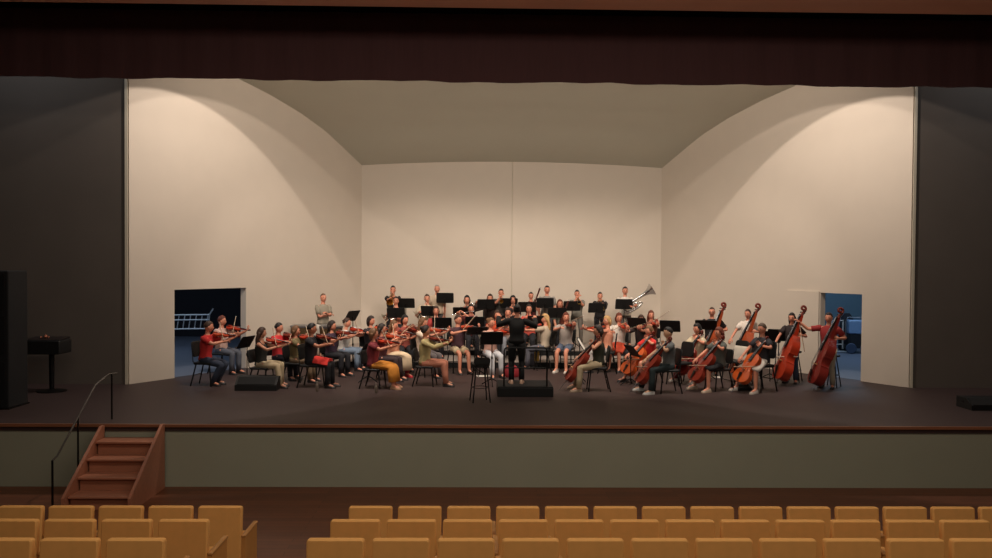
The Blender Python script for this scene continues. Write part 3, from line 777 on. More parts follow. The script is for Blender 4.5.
    # ---- the thing played and its bow
    for kind, Mx in insts:
        if kind in INSTR: o = INSTR[kind][wood % 3].use()
        else: o = WIND[kind].use()
        place(o, None, 0, W @ Mx)
        nn = NICE.get(kind, kind)
        adj = {'violin': ['red-brown', 'orange-brown', 'dark red-brown'], 'viola': ['orange-brown', 'dark red-brown', 'red-brown'], 'cello': ['deep red', 'orange', 'dark red-brown'], 'double_bass': ['bright red', 'orange-brown', 'dark red']}.get(kind, [''])
        a_ = adj[wood % len(adj)]
        tag(o, pick('%s %s played by the %s' % (a_, nn, who), '%s %s of the %s' % (a_, nn, who), '%s of the %s' % (nn, who)), nn, {'violin': 'violins', 'viola': 'violas', 'cello': 'cellos', 'double_bass': 'double basses'}.get(kind))
    if bow:
        heavy = instr in ('cello', 'double_bass')
        o = (bowH if heavy else bowP).use()
        place(o, None, 0, W @ axis_mat(bow[0], bow[1], bow[2]))
        tag(o, pick('bow in the right hand of the %s' % who, 'bow held by the %s' % who), 'bow', 'string players\' bows')
    if seated and seat:
        o = chairP.use(); place(o, loc, rz); o.scale = (1, 1, (.455+lift)/.455); tag(o, 'black chair under the %s' % who, 'chair', 'black chairs of the orchestra')
    p['label'] = who
    return p
RED = (196, 44, 42); DK = (34, 34, 40); JEAN = (52, 60, 78); LJEAN = (120, 136, 156); WHT = (222, 214, 204); BEI = (190, 170, 138); BLK = (24, 24, 27); GRY = (128, 126, 120)
BRN = (62, 40, 28); DBR = (40, 28, 24); BLA = (24, 20, 20); LBR = (112, 78, 50); BLO = (190, 150, 98); AUB = (104, 48, 30); SIL = (150, 142, 132)
# id, head x, head y, distance, floor level, posture, facing, female, top, bottom, hair, instrument, description
S, T = 'S', 'T'
PPL = [
 (1, 209, 327, 19.6, 0, S, 82, 0, ('short', RED), ('trousers', JEAN), ('short', BRN), 'violin', 'man in a red T-shirt and jeans seated by the left doorway', dict(wood=1, extra=('back',), lean=6)),
 (2, 222, 321, 21.7, 0, S, 66, 0, ('short', (214, 178, 166)), ('trousers', (88, 92, 104)), ('short', AUB), 'violin', 'man in a pale pink shirt just behind the left doorway violinist', dict(wood=0)),
 (3, 262, 333, 19.4, 0, S, 80, 1, ('tank', (36, 34, 30)), ('trousers', BEI), ('long', BRN), 'violin', 'long-haired woman in a black tank top behind the floor box', dict(wood=0, skin=(200, 140, 112))),
 (4, 279, 328, 20.8, 0, S, 62, 0, ('short', (204, 46, 50)), ('trousers', (40, 36, 46)), ('short', BLA), 'violin', 'dark-haired man in a red shirt and dark trousers', dict(wood=2)),
 (5, 296, 331, 20.3, 0, S, 75, 1, ('short', (118, 104, 70)), ('trousers', (130, 108, 84)), ('bob', LBR), 'violin', 'light-brown-haired woman in an olive top left of the black-shirted violinist', dict(wood=0)),
 (6, 312, 329, 19.4, 0, S, 80, 0, ('short', (28, 26, 32)), ('trousers', (30, 28, 32)), ('short', BLA), 'violin', 'man in black with a red cloth on his lap', dict(wood=2, skin=(180, 116, 88))),
 (7, 332, 326, 21.4, 0, S, 58, 1, ('short', (58, 40, 58)), ('trousers', DK), ('bob', DBR), 'violin', 'woman in a dark purple top below the standing man', dict(wood=2)),
 (8, 347, 323, 22.4, 0, S, 74, 0, ('short', WHT), ('trousers', LJEAN), ('short', BRN), 'violin', 'brown-haired violinist in a white T-shirt and pale jeans', dict(wood=0, lean=8)),
 (9, 323, 298, 23.9, R1, T, 42, 0, ('short', (150, 142, 126)), ('trousers', WHT), ('crop', (92, 64, 46)), 'cross', 'man in a grey T-shirt standing with folded arms', {}),
 (11, 374, 334, 19.3, 0, S, 78, 1, ('short', (122, 40, 48)), ('longskirt', (214, 138, 50)), ('bob', LBR), 'violin', 'woman in a burgundy top and long orange skirt', dict(wood=0, shoes=(180, 140, 110))),
 (12, 371, 321, 22.6, 0, S, 40, 1, ('short', (44, 36, 40)), ('trousers', DK), ('bob', DBR), 'violin', 'dark-haired woman in a dark top near the left shell corner', dict(wood=1)),
 (13, 382, 329, 20.6, 0, S, 68, 1, ('short', (92, 44, 46)), ('trousers', (60, 44, 46)), ('long', DBR), 'violin', 'dark-haired woman in a maroon top beside the orange skirt', dict(wood=1)),
 (14, 394, 326, 21.4, 0, S, 36, 1, ('short', (216, 150, 120)), ('longskirt', (226, 200, 166)), ('long', LBR), 'violin', 'woman in a cream skirt and red boots', dict(wood=2, extra=('boots',), shoes=(178, 34, 48))),
 (15, 396, 301, 25.2, R2, S, 0, 1, ('strapless', (214, 130, 104)), ('trousers', DK), ('bun', DBR), 'french_horn', 'bare-shouldered woman in a peach top at the back left', {}),
 (16, 393, 290, 25.9, R2, T, 4, 0, ('short', (30, 28, 30)), ('trousers', DK), ('short', BLA), 'trombone', 'leftmost back-row man, standing in a black shirt', {}),
 (20, 405, 320, 22.6, 0, S, 10, 1, ('short', (150, 72, 60)), ('trousers', DK), ('bob', BLA), 'viola', 'black-haired woman below the bare-shouldered horn player', dict(wood=1)),
 (17, 427, 298, 25.5, R2, S, 4, 0, ('short', (206, 190, 166)), ('trousers', DK), ('short', BRN), 'french_horn', 'brown-haired man in a pale shirt with a horn', {}),
 (18, 437, 289, 25.9, R2, T, 0, 0, ('short', (200, 180, 156)), ('trousers', (60, 56, 56)), ('crop', SIL), 'rest', 'grey-haired man in a beige shirt standing at the back', {}),
 (19, 436, 311, 24.1, R1, S, 6, 1, ('short', (170, 60, 56)), ('trousers', DK), ('bob', BRN), 'clarinet', 'woman in a red top below the grey-haired standing man', {}),
 (21, 423, 323, 21.3, 0, S, 58, 1, ('short', (226, 206, 186)), ('trousers', (100, 92, 92)), ('long', LBR), 'violin', 'light-haired woman in white behind the olive-topped violinist', dict(wood=1)),
 (22, 426, 331, 19.7, 0, S, 82, 1, ('long', (172, 156, 108)), ('trousers', (188, 122, 98)), ('bun', DBR), 'violin', 'woman in an olive long-sleeved top and dusty pink trousers', dict(wood=2, skin=(196, 134, 104))),
 (23, 458, 320, 22.1, 0, S, 24, 0, ('short', (72, 44, 52)), ('shorts', BEI), ('short', BRN), 'violin', 'man in a plum polo shirt and beige shorts', dict(wood=1, extra=('glasses',))),
 (24, 467, 300, 25.4, R2, S, 0, 1, ('short', (34, 28, 30)), ('trousers', DK), ('bob', BLA), 'clarinet', 'black-haired player in black left of the paired dark stands', {}),
 (25, 471, 309, 24.0, R1, S, 8, 1, ('short', (112, 50, 48)), ('trousers', DK), ('bob', DBR), 'flute', 'flautist in a wine-red top in the middle left', {}),
 (26, 490, 298, 25.9, R2, S, 0, 1, ('jacket', (62, 44, 40)), ('trousers', DK), ('bob', BRN), 'flute', 'flautist in a brown jacket at the back left of centre', dict()),
 (27, 501, 293, 25.9, R2, T, 0, 0, ('short', (76, 70, 66)), ('trousers', DK), ('short', BLA), 'trumpet', 'short dark-haired trumpeter just left of the conductor', {}),
 (28, 497, 315, 23.7, R1, S, -12, 1, ('short', (222, 90, 52)), ('trousers', DK), ('bob', BRN), 'viola', 'player in an orange-red top left of the conductor', dict(wood=0)),
 (29, 491, 323, 21.4, 0, S, 18, 1, ('short', (206, 160, 144)), ('trousers', (196, 196, 200)), ('bun', LBR), 'viola', 'woman in pale grey trousers behind the tall stool', dict(wood=2)),
 (30, 513, 300, 25.5, R2, S, 0, 1, ('short', (54, 46, 50)), ('trousers', DK), ('bob', BLA), 'clarinet', 'black-haired player hidden behind the conductor\'s head', {}),
 (31, 508, 313, 23.9, R1, S, 0, 1, ('short', (200, 180, 170)), ('trousers', (140, 142, 150)), ('short', BRN), 'oboe', 'pale-topped oboist peeping past the conductor\'s left side', {}),
 (32, 517, 310, 18.55, .22, T, 178, 1, ('jacket', (10, 10, 11)), ('trousers', (10, 10, 11)), ('bun', BLA), 'conduct', 'conductor in black on the podium with raised arms', dict(shoes=(196, 160, 136), seat=False)),
 (33, 531, 296, 26.0, R2, T, 0, 0, ('short', (96, 40, 42)), ('trousers', DK), ('short', BLA), 'bassoon', 'dark-haired bassoonist in dark red right of the conductor', {}),
 (34, 529, 309, 24.1, R1, S, -6, 1, ('short', (206, 84, 70)), ('trousers', DK), ('bob', DBR), 'oboe', 'oboist in coral right of the conductor\'s head', {}),
 (35, 547, 290, 25.9, R2, T, 0, 0, ('short', (140, 134, 128)), ('trousers', (70, 68, 72)), ('short', DBR), 'rest', 'tall man in a grey T-shirt behind a dark stand', {}),
 (36, 560, 304, 25.2, R2, S, 0, 1, ('short', (98, 100, 90)), ('trousers', DK), ('long', AUB), 'bassoon', 'woman with long auburn hair and a bassoon', {}),
 (37, 545, 319, 22.7, 0, S, -115, 1, ('short', (190, 172, 150)), ('trousers', (90, 90, 100)), ('long', BLO), 'viola', 'woman with long blonde hair right of the conductor', dict(wood=2)),
 (38, 566, 315, 22.5, 0, S, -22, 1, ('short', (170, 158, 150)), ('shorts', (92, 104, 124)), ('long', AUB), 'viola', 'woman in a grey top and denim shorts, bare legs', dict(wood=1, shoes=(206, 196, 186))),
 (39, 577, 294, 25.9, R2, T, 0, 0, ('short', (132, 128, 118)), ('trousers', (110, 104, 96)), ('short', DBR), 'trumpet', 'standing trumpeter in a grey shirt and drab trousers', {}),
 (40, 600, 296, 25.9, R2, T, 0, 0, ('jacket', (34, 30, 32)), ('trousers', DK), ('short', DBR), 'trombone', 'trombonist in a black jacket beside the tuba', {}),
 (41, 625, 291, 25.8, R2, T, 0, 0, ('short', (228, 220, 210)), ('trousers', (90, 86, 84)), ('short', BLA), 'tuba', 'tuba player in a white T-shirt at the back right', {}),
 (42, 607, 321, 22.1, 0, S, -100, 1, ('tank', (224, 150, 120)), ('trousers', (180, 170, 166)), ('bob', BLO), 'viola', 'blonde woman in a peach sleeveless top behind the front cellist', dict(wood=0)),
 (43, 598, 331, 19.05, 0, S, -92, 1, ('tank', (48, 46, 34)), ('trousers', (176, 158, 128)), ('bob', DBR), 'cello', 'cellist in a black vest and beige trousers, nearest the podium', dict(wood=2, skin=(196, 136, 108), shoes=(150, 130, 110))),
 (44, 619, 318, 22.75, 0, S, -24, 1, ('short', (228, 218, 206)), ('skirt', (220, 84, 54)), ('bob', AUB), 'viola', 'auburn-haired woman in a white T-shirt and orange skirt', dict(wood=2)),
 (45, 641, 320, 22.4, 0, S, -48, 1, ('short', (60, 46, 44)), ('trousers', DK), ('bob', BRN), 'viola', 'brown-haired woman in a dark top left of the red-shirted cellist', dict(wood=1)),
 (46, 651, 315, 23.9, R1, S, -30, 1, ('short', (112, 62, 44)), ('trousers', DK), ('long', AUB), 'viola', 'auburn-haired woman in brown above the red-shirted cellist', dict(wood=2)),
 (47, 649, 331, 20.4, 0, S, -66, 1, ('short', (228, 56, 52)), ('shorts', (110, 60, 50)), ('bob', LBR), 'cello', 'cellist in a bright red T-shirt with bare legs', dict(wood=1)),
 (48, 668, 333, 18.8, 0, S, -84, 0, ('short', (96, 98, 98)), ('trousers', (34, 46, 48)), ('short', BLA), 'cello', 'man in a grey T-shirt and dark jeans facing left', dict(wood=2, shoes=(206, 204, 200), skin=(206, 160, 128))),
 (49, 697, 329, 20.6, 0, S, -58, 1, ('short', (206, 190, 160)), ('trousers', (150, 44, 50)), ('bob', BLA), 'cello', 'dark-haired cellist in a cream top below the bassist with glasses', dict(wood=0, shoes=(200, 190, 180))),
 (50, 712, 312, 21.8, 0, T, -22, 0, ('short', (28, 28, 32)), ('trousers', (50, 50, 58)), ('crop', BRN), 'double_bass', 'bassist with glasses in a black T-shirt', dict(wood=1, extra=('glasses',))),
 (51, 719, 333, 19.2, 0, S, -72, 1, ('short', (92, 94, 88)), ('skirt', (28, 26, 30)), ('bob', AUB), 'cello', 'cellist in a grey top and short black skirt', dict(wood=2, shoes=(190, 170, 150))),
 (52, 748, 314, 21.4, 0, T, -38, 1, ('short', (228, 216, 204)), ('skirt', (28, 26, 30)), ('pony', BRN), 'double_bass', 'bassist in a white T-shirt and black skirt', dict(wood=1)),
 (53, 762, 329, 19.1, 0, S, -64, 1, ('short', (44, 42, 48)), ('skirt', (206, 196, 184)), ('short', (92, 74, 60)), 'cello', 'cellist in a dark shirt and white skirt at the right end', dict(wood=1, shoes=(206, 196, 186))),
 (54, 792, 318, 20.4, 0, T, -34, 1, ('short', (44, 32, 32)), ('trousers', (66, 78, 100)), ('long', DBR), 'double_bass', 'long-haired bassist in a dark top and jeans', dict(wood=0)),
 (55, 829, 318, 19.6, 0, T, -40, 0, ('short', (150, 42, 42)), ('trousers', (188, 176, 156)), ('short', DBR), 'double_bass', 'bassist in a dark red T-shirt before the right doorway', dict(wood=2, extra=('raised',))),
]
for q in PPL: person(*q[:13], **q[13])
# grow every body's skin in one evaluation and join the head and hands onto it
dg = bpy.context.evaluated_depsgraph_get(); dg.update()
new = []
for bo, ex, mats in SKEL: new.append(bpy.data.meshes.new_from_object(bo.evaluated_get(dg)))
import bmesh
for (bo, ex, mats), me in zip(SKEL, new):
    bo.modifiers.clear(); exm = ex.mesh('extra', mats, 180)
    bm = bmesh.new(); bm.from_mesh(me); bmesh.ops.recalc_face_normals(bm, faces=bm.faces)
    for f_ in bm.faces: f_.material_index = 0
    bm.from_mesh(exm); m2 = bpy.data.meshes.new('body')
    for m_ in mats: m2.materials.append(m_)
    bm.to_mesh(m2); bm.free(); m2.polygons.foreach_set('use_smooth', [True]*len(m2.polygons)); m2.update(); bo.data = m2
WHO = {q['i']: q for q in PEOPLE}

# ------------------------------------------------------------------ music stands: px, py of the desk centre, distance, floor level, direction the reader faces, tilt, label
STANDS = [
 (246, 342, 20.2, 0, 70, 58, 'black music stand between the left doorway and the long-haired woman'),
 (352, 316, 22.7, 0, 62, 58, 'black music stand right of the standing man with folded arms'),
 (367, 348, 20.2, 0, 70, 58, 'black music stand left of the burgundy-topped woman'),
 (396, 313, 24.3, R1, 0, 62, 'black music stand before the bare-shouldered horn player'),
 (406, 303, 25.5, R2, 0, 62, 'black music stand right of the bare-shouldered woman'),
 (430, 311, 24.3, R1, -8, 62, 'black music stand before the pale-shirted horn player'),
 (445, 298, 25.6, R2, 0, 66, 'black music stand of the grey-haired standing man'),
 (442, 323, 22.7, 0, 0, 60, 'black music stand below the red-topped clarinettist'),
 (462, 311, 24.3, R1, 0, 40, 'low black music stand left of the wine-red flautist'),
 (475, 322, 22.7, 0, 0, 60, 'black music stand above the bar stool, behind its seat'),
 (477, 331, 21.5, 0, 10, 40, 'flat-tilted black music stand before the plum-shirted violinist'),
 (486, 304, 25.4, R2, 0, 62, 'left one of two black music stands in front of the brown-jacketed flautist'),
 (509, 303, 25.5, R2, 0, 62, 'right one of two black music stands in front of the brown-jacketed flautist'),
 (492, 338, 19.8, 0, 4, 66, 'black music stand left of the podium, nearest the audience'),
 (527, 307, 24.3, R1, 0, 62, 'black music stand just right of the conductor\'s head'),
 (545, 303, 25.5, R2, 0, 66, 'black music stand before the tall grey T-shirted man'),
 (537, 321, 22.7, 0, 0, 62, 'black music stand right of the conductor\'s shoulder'),
 (557, 313, 24.1, R1, 0, 62, 'black music stand before the auburn bassoonist'),
 (572, 306, 25.4, R2, 0, 62, 'black music stand before the standing trumpeter in grey'),
 (597, 308, 25.2, R2, 0, 62, 'black music stand before the trombonist in a black jacket'),
 (624, 304, 25.3, R2, 0, 66, 'black music stand before the tuba player'),
 (637, 323, 22.3, 0, -30, 62, 'black music stand right of the orange-skirted woman'),
 (581, 344, 20.2, 0, -100, 58, 'black music stand with white sheets before the nearest cellist'),
 (632, 351, 19.9, 0, -75, 52, 'black music stand seen edge-on before the red-shirted cellist'),
 (670, 326, 21.6, 0, -20, 62, 'black music stand behind the grey T-shirted man\'s head'),
 (706, 325, 21.0, 0, -20, 48, 'black music stand before the bassist with glasses'),
 (770, 337, 20.9, 0, -15, 62, 'black music stand left of the long-haired bassist, left of two'),
 (779, 335, 20.6, 0, -25, 62, 'black music stand left of the long-haired bassist, right of two'),
]
for px, py, Y, zf, face, tilt, lab in STANDS:
    p = at(px, py, Y); o = stand(max(.62, min(1.45, p.z-zf)), tilt)
    place(o, (p.x, p.y, zf), math.radians(face)); tag(o, lab, 'music stand', 'black music stands')
# sheets on the cellist's stand
def sheet(loc, Mx=None, label='', rz=0):
    o = thing('sheet_music'); MB().box((-.108, 0, .002), (.21, .297, .003)).build('page', PAPER, o); MB().box((.108, 0, .002), (.21, .297, .003)).build('page', PAPER, o)
    if Mx is not None: o.matrix_basis = Mx
    else: o.location = loc; o.rotation_euler = (0, 0, rz)
    return tag(o, label, 'sheet music', 'white sheets of music')
q = at(581, 344, 20.2)
Mx = M.Translation((q.x, q.y, q.z)) @ M.Rotation(math.radians(-100), 4, 'Z') @ M.Rotation(math.radians(90-58), 4, 'X') @ M.Translation((0, .008, 0)) @ M.Rotation(math.radians(-90), 4, 'X') @ M.Translation((0, 0, 0))
sheet(None, Mx, 'open white sheet music on the stand before the nearest cellist')
q = atz(485, 376, 0); sheet((q.x, q.y, 0.001), None, 'white sheets lying on the floor behind the bar stool', .3)
q = atz(713, 377, 0); sheet((q.x, q.y, 0.001), None, 'white sheets on the floor by the cellist in a black skirt', -.4)

# ------------------------------------------------------------------ podium, stool, boxes
q = at(525.5, 397, 18.05)
pd = thing('podium', 'low black conductor\'s podium with a guard rail at centre stage', 'podium', (q.x, 18.6, 0))
MB().rbox((0, 0, .10), (1.20, 1.05, .20), .02, None, 2).build('platform', mat((8, 8, 9), .8, 0, 8, .2), pd)
MB().box((0, 0, .21), (1.18, 1.03, .02)).build('carpet_top', mat((12, 11, 12), .9, 0, 20, .2), pd)
rl = MB(); rl.tube([(-.46, -.47, .2), (-.46, -.47, .98), (-.44, -.47, 1.03), (-.40, -.47, 1.05)], .018, 8); rl.build('post', BLACKM, pd)
MB().tube([(.46, -.47, .2), (.46, -.47, .98), (.44, -.47, 1.03), (.40, -.47, 1.05)], .018, 8).build('post', BLACKM, pd)
MB().tube([(-.41, -.47, 1.05), (.41, -.47, 1.05)], .018, 8).build('rail', BLACKM, pd)
MB().tube([(-.46, -.47, .62), (.46, -.47, .62)], .014, 8).build('rail', BLACKM, pd)
q = atz(480, 403, 0)
sl = thing('bar_stool', 'tall black bar stool left of the conductor\'s podium', 'stool', (q.x, q.y+.18, 0), .2)
MB().lathe([(.14, .72), (.19, .735), (.195, .77), (.18, .79), (.05, .795)], 20).build('seat', BLACK, sl)
MB().rbox((0, -.20, .86), (.34, .03, .14), .05, None, 1).build('backrest', BLACK, sl)
for sx in (-1, 1):
    for sy in (-1, 1):
        MB().tube([(sx*.11, sy*.11, .73), (sx*.18, sy*.18, 0)], .014, 6).build('leg', BLACKM, sl)
MB().tube([(.17*math.cos(k*PI/12), .17*math.sin(k*PI/12), .30) for k in range(25)], .010, 6).build('foot_ring', BLACKM, sl)
MB().tube([(-.15, -.19, .76), (-.15, -.205, .86)], .01, 6).build('back_post', BLACKM, sl); MB().tube([(.15, -.19, .76), (.15, -.205, .86)], .01, 6).build('back_post', BLACKM, sl)
def monitor(loc, w, h, d, rz, label):
    o = thing('floor_speaker', label, 'floor speaker', loc, rz)
    prof = [(-d/2, .002), (d/2, .002), (d/2, h), (-d*.1, h), (-d/2, h*.45)]
    mb = MB(); mb.loft([[(-w/2, y, z) for y, z in prof], [(w/2, y, z) for y, z in prof]]); mb.build('cabinet', BLACK, o)
    n = V((0, -h*.55, d*.4)).normalized(); a = math.atan2(h*.55, d*.4)
    MB().box((0, -d*.31, h*.735), (w*.9, math.hypot(d*.4, h*.55)*.9, .012), M.Rotation(a, 3, 'X')).build('grille', mat((16, 16, 17), .9, 0, 60, .3), o)
    for s in (-1, 1): MB().rbox((s*w/2, .08, h*.6), (.012, .14, .05), .01, None, 0).build('handle', BLACKM, o)
q = atz(255.5, 391, 0); monitor((q.x, q.y+.25, 0), .92, .29, .5, 0, 'black floor speaker box in front of the long-haired woman')
q = atz(744, 391, 0); monitor((q.x, q.y+.2, 0), .34, .12, .34, .2, 'small low black floor speaker in front of the right cellists')
q = atz(985, 411, 0); monitor((q.x+.15, q.y+.3, 0), .80, .22, .55, 0, 'black floor speaker box at the right end of the stage')
def bottle(px, py, label):
    q = atz(px, py, 0); o = thing('water_bottle', label, 'bottle', (q.x, q.y, 0), 0, 'water bottles on the stage floor')
    MB().lathe([(.030, 0), (.034, .01), (.034, .13), (.030, .155), (.014, .185), (.014, .20)], 16).build('body', mat((116, 104, 94), .3), o)
    MB().lathe([(.016, .198), (.016, .222), (.010, .225)], 14).build('cap', mat((150, 140, 130), .5), o)
bottle(317, 391.5, 'pale water bottle on the floor before the man in black'); bottle(376, 393, 'pale water bottle on the floor before the orange skirt')
# bags
q = atz(511, 377, 0); o = thing('red_bag', 'red bag on the floor behind the podium', 'bag', (q.x, q.y, 0), .2)
MB().loft([[(a*.19*sx, b*.10*sx, z) for a, b in ((-1, -.6), (-.7, -1), (.7, -1), (1, -.6), (1, .6), (.7, 1), (-.7, 1), (-1, .6))] for z, sx in ((0.002, .9), (.03, 1), (.16, 1), (.24, .85), (.30, .5))]).build('body', mat((140, 26, 36), .7, 0, 8, .15), o)
MB().tube([(-.08, 0, .28), (-.06, 0, .36), (.06, 0, .36), (.08, 0, .28)], .01, 6).build('handle', mat((120, 24, 32), .7), o)
q = at(534, 362, 23.12); o = thing('yellow_bag', 'yellow bag standing on the low riser right of the conductor', 'bag', (q.x, 23.12, R1), -.1)
MB().loft([[(a*.14*sx, b*.07*sx, z) for a, b in ((-1, -.6), (-.7, -1), (.7, -1), (1, -.6), (1, .6), (.7, 1), (-.7, 1), (-1, .6))] for z, sx in ((0.002, .9), (.03, 1), (.26, .95), (.36, .6))]).build('body', mat((220, 176, 66), .7, 0, 8, .15), o)
MB().tube([(-.05, 0, .34), (-.04, 0, .42), (.04, 0, .42), (.05, 0, .34)], .008, 6).build('handle', mat((180, 130, 50), .7), o)
# red cloth on the lap of the man in black
w = WHO[6]; Rz = M.Rotation(w['rz'], 3, 'Z'); mb = MB(); rr = []
for t in range(7):
    c = w['pel'].lerp((w['kn'][1]+w['kn'][-1])/2, .25+.13*t)
    rr.append([c+V((.21*math.cos(a), 0, .085*w['k']+.012+.035*math.sin(a)-.05*abs(math.cos(a))**3*2.0)) for a in (0, .5, 1.0, 1.57, 2.1, 2.6, PI)]+[c+V((.18*math.cos(a), 0, .07*w['k']-.05*abs(math.cos(a))**3*2.2)) for a in (PI, 2.1, 1.57, 1.0, 0)])
mb.loft(rr); o = mb.build('red_cloth', mat((206, 48, 40), .85, 0, 14, .15), None, 60); o.location = w['loc']; o.rotation_euler = (0, 0, w['rz']); tag(o, 'folded red cloth on the lap of the man in black', 'cloth')
# spare chairs between the basses, one with a white jacket over its back; the raised seat behind the long-haired woman
def chair_at(px, Y, rz, label):
    q = at(px, 360, Y); o = chairP.use(); place(o, (q.x, Y, 0), math.radians(rz)); return tag(o, label, 'chair', 'black chairs of the orchestra')
chair_at(735, 20.4, -60, 'empty black chair with a white jacket over its back'); chair_at(748, 19.9, -75, 'empty black chair behind the right-end cellist')
chair_at(680, 20.0, -60, 'empty black chair behind the grey T-shirted man')
q = at(735, 360, 20.4); o = thing('white_jacket', 'white jacket draped over an empty black chair between basses', 'jacket', (q.x, 20.4, 0), math.radians(-60))
mb = MB(); rr = []
for x in (-.20, -.12, 0, .12, .20):
    rr.append([(x, y, z) for y, z in ((.36, .36), (.35, .62), (.33, .84), (.29, .885), (.24, .87), (.20, .80), (.18, .55), (.165, .55), (.185, .82), (.235, .895), (.29, .91), (.35, .86), (.37, .62), (.38, .36))])
mb.loft(rr).build('cloth', mat((206, 196, 182), .85, 0, 9, .15), o, 60)
# stools for the bassists
for i_, lab in ((55, 'tall black stool behind the dark red T-shirted bassist'), (54, 'tall black stool behind the long-haired bassist in jeans')):
    w = WHO[i_]; b = V(w['loc'])+M.Rotation(w['rz'], 3, 'Z') @ V((0, .30, 0))
    o = thing('bass_stool', lab, 'stool', b, w['rz'])
    MB().lathe([(.13, .70), (.17, .715), (.17, .75), (.05, .77)], 18).build('seat', BLACK, o)
    for k in range(4):
        a = PI/4+k*PI/2; MB().tube([(.09*math.cos(a), .09*math.sin(a), .71), (.22*math.cos(a), .22*math.sin(a), 0)], .014, 6).build('leg', BLACKM, o)
    MB().tube([(.16*math.cos(k*PI/12), .16*math.sin(k*PI/12), .28) for k in range(25)], .009, 6).build('foot_ring', BLACKM, o)
# timpani at the back left
COP = mat((112, 92, 66), .35, .6, 4, .2)
for px, Y, lab in ((302, 23.9, 'left kettle drum beside the man with folded arms'), (331, 23.75, 'right kettle drum in front of the man with folded arms')):
    q = at(px, 330, Y); o = thing('kettle_drum', lab, 'kettle drum', (q.x, Y, R1))
    MB().lathe([(.06, .30), (.18, .36), (.27, .48), (.31, .64), (.315, .84)], 28).build('bowl', COP, o)
    MB().lathe([(.325, .83), (.33, .84), (.33, .875), (.315, .885)], 28).build('rim', STEEL, o)
    MB().lathe([(.316, .868), (.316, .878)], 28).build('drumhead', mat((206, 198, 184), .6), o)
    for k in range(3):
        a = 2*PI*k/3+.4; MB().tube([(.31*math.cos(a), .31*math.sin(a), .82), (.30*math.cos(a), .30*math.sin(a), .35), (.27*math.cos(a), .27*math.sin(a), .0)], .013, 6).build('leg', BLACKM, o)
# ------------------------------------------------------------------ wings: tall cabinet and console at the left edge
q = at(28, 340, 17.05); tc = thing('speaker_tower', 'tall black speaker tower at the left edge of the stage', 'speaker', (q.x-.5, 16.7, 0))
BB = mat((4, 4, 8), .8, 0, 3, .2)
MB().rbox((0, 0, 1.33), (1.0, .7, 2.63), .03, None, 2).build('cabinet', BB, tc)
MB().box((0, 0, .01), (1.04, .74, .025)).build('base', BLACKM, tc)
for z in (.55, 1.42, 2.25): MB().rbox((0, -.355, z), (.86, .02, .72), .03, None, 1).build('grille', mat((4, 4, 8), .95, 0, 80, .3), tc)
q = at(47, 345, 18.6); cs = thing('mixing_console', 'dark control desk on a pedestal beside the black tower', 'control desk', (q.x, 18.6, 0))
MB().rbox((0, 0, .98), (.80, .55, .30), .03, None, 1).build('desk_body', BLACK, cs)
MB().box((0, .0, 1.145), (.76, .5, .03), M.Rotation(.06, 3, 'X')).build('control_panel', mat((34, 26, 26), .4), cs)
MB().tube([(.10, 0, .84), (.10, 0, .05)], [.06, .05], 10).build('pedestal', BLACKM, cs); MB().lathe([(.30, 0.0), (.30, .02), (.07, .06)], 18, (.10, 0, 0)).build('base', BLACKM, cs)
for x, z, r in ((.0, 1.20, .04), (-.10, 1.18, .022), (.06, 1.18, .02)): MB().ell((x, -.05, z), (r, r, r), None, 10, 8).build('knob', mat((190, 120, 96), .25, .6), cs)
# ------------------------------------------------------------------ back rooms
ALU = mat((200, 206, 214), .4, .2)
a0, a1 = at(172, 328, 28.2), at(209, 326, 28.2); o = thing('metal_rack', 'pale metal lattice rack in the dark left back room', 'rack', (a0.x, 28.2, 0)); L = a1.x-a0.x
zt, zm, zb = at(190, 314.5, 28.2).z, at(190, 319.5, 28.2).z, at(190, 328.5, 28.2).z
for nm, z in (('rail', zt), ('rail', zm), ('rail', zb)): MB().tube([(-.5, 0, z-.03), (L, 0, z)], .025, 8).build(nm, ALU, o)
for k in range(9): x = -.4+(L+.3)*k/8; MB().tube([(x, 0, zb), (x+.07, 0, zt)], .018, 6).build('rung', ALU, o)
MB().tube([(L-.02, 0, zb), (L+.02, 0, zt), (L+.14, 0, zt+.20)], .024, 8).build('end_post', ALU, o)
for x in (-.4, L-.1): MB().tube([(x, 0, zb), (x, 0, .0)], .022, 8).build('leg', BLACKM, o)
q = at(838, 345, 27.6); o = thing('hand_truck', 'pale upright hand truck in the blue right back room', 'hand truck', (q.x, 27.6, 0), .1)
for s in (-1, 1): MB().tube([(s*.16, 0, .10), (s*.19, .06, 1.05)], .025, 8).build('upright', mat((214, 206, 200), .4, .3), o)
for z in (.25, .62, 1.03): MB().tube([(-.185, .03, z), (.185, .03, z)], .02, 8).build('crossbar', mat((214, 206, 200), .4, .3), o)
MB().box((0, -.12, .03), (.42, .26, .02)).build('toe_plate', ALU, o)
for s in (-1, 1): MB().lathe([(.03, -.03), (.12, -.03), (.135, 0), (.12, .03), (.03, .03)], 18, (s*.24, .10, .136), M.Rotation(PI/2, 3, 'Y')).build('wheel', BLACK, o)
q = at(857, 345, 27.2); o = thing('equipment_trolley', 'blue-grey wheeled equipment trolley behind the right doorway', 'trolley', (q.x, 27.2, 0), -.2)
MB().rbox((0, 0, .86), (.62, .4, .44), .06, None, 1).build('casing', mat((120, 150, 190), .5, 0, 5, .2), o)
MB().rbox((0, 0, .40), (.50, .36, .44), .03, None, 1).build('base_box', mat((26, 28, 36), .6), o)
MB().tube([(-.34, 0, .5), (-.36, 0, 1.0), (-.30, 0, 1.16), (.30, 0, 1.16)], .02, 8).build('handle', STEEL, o)
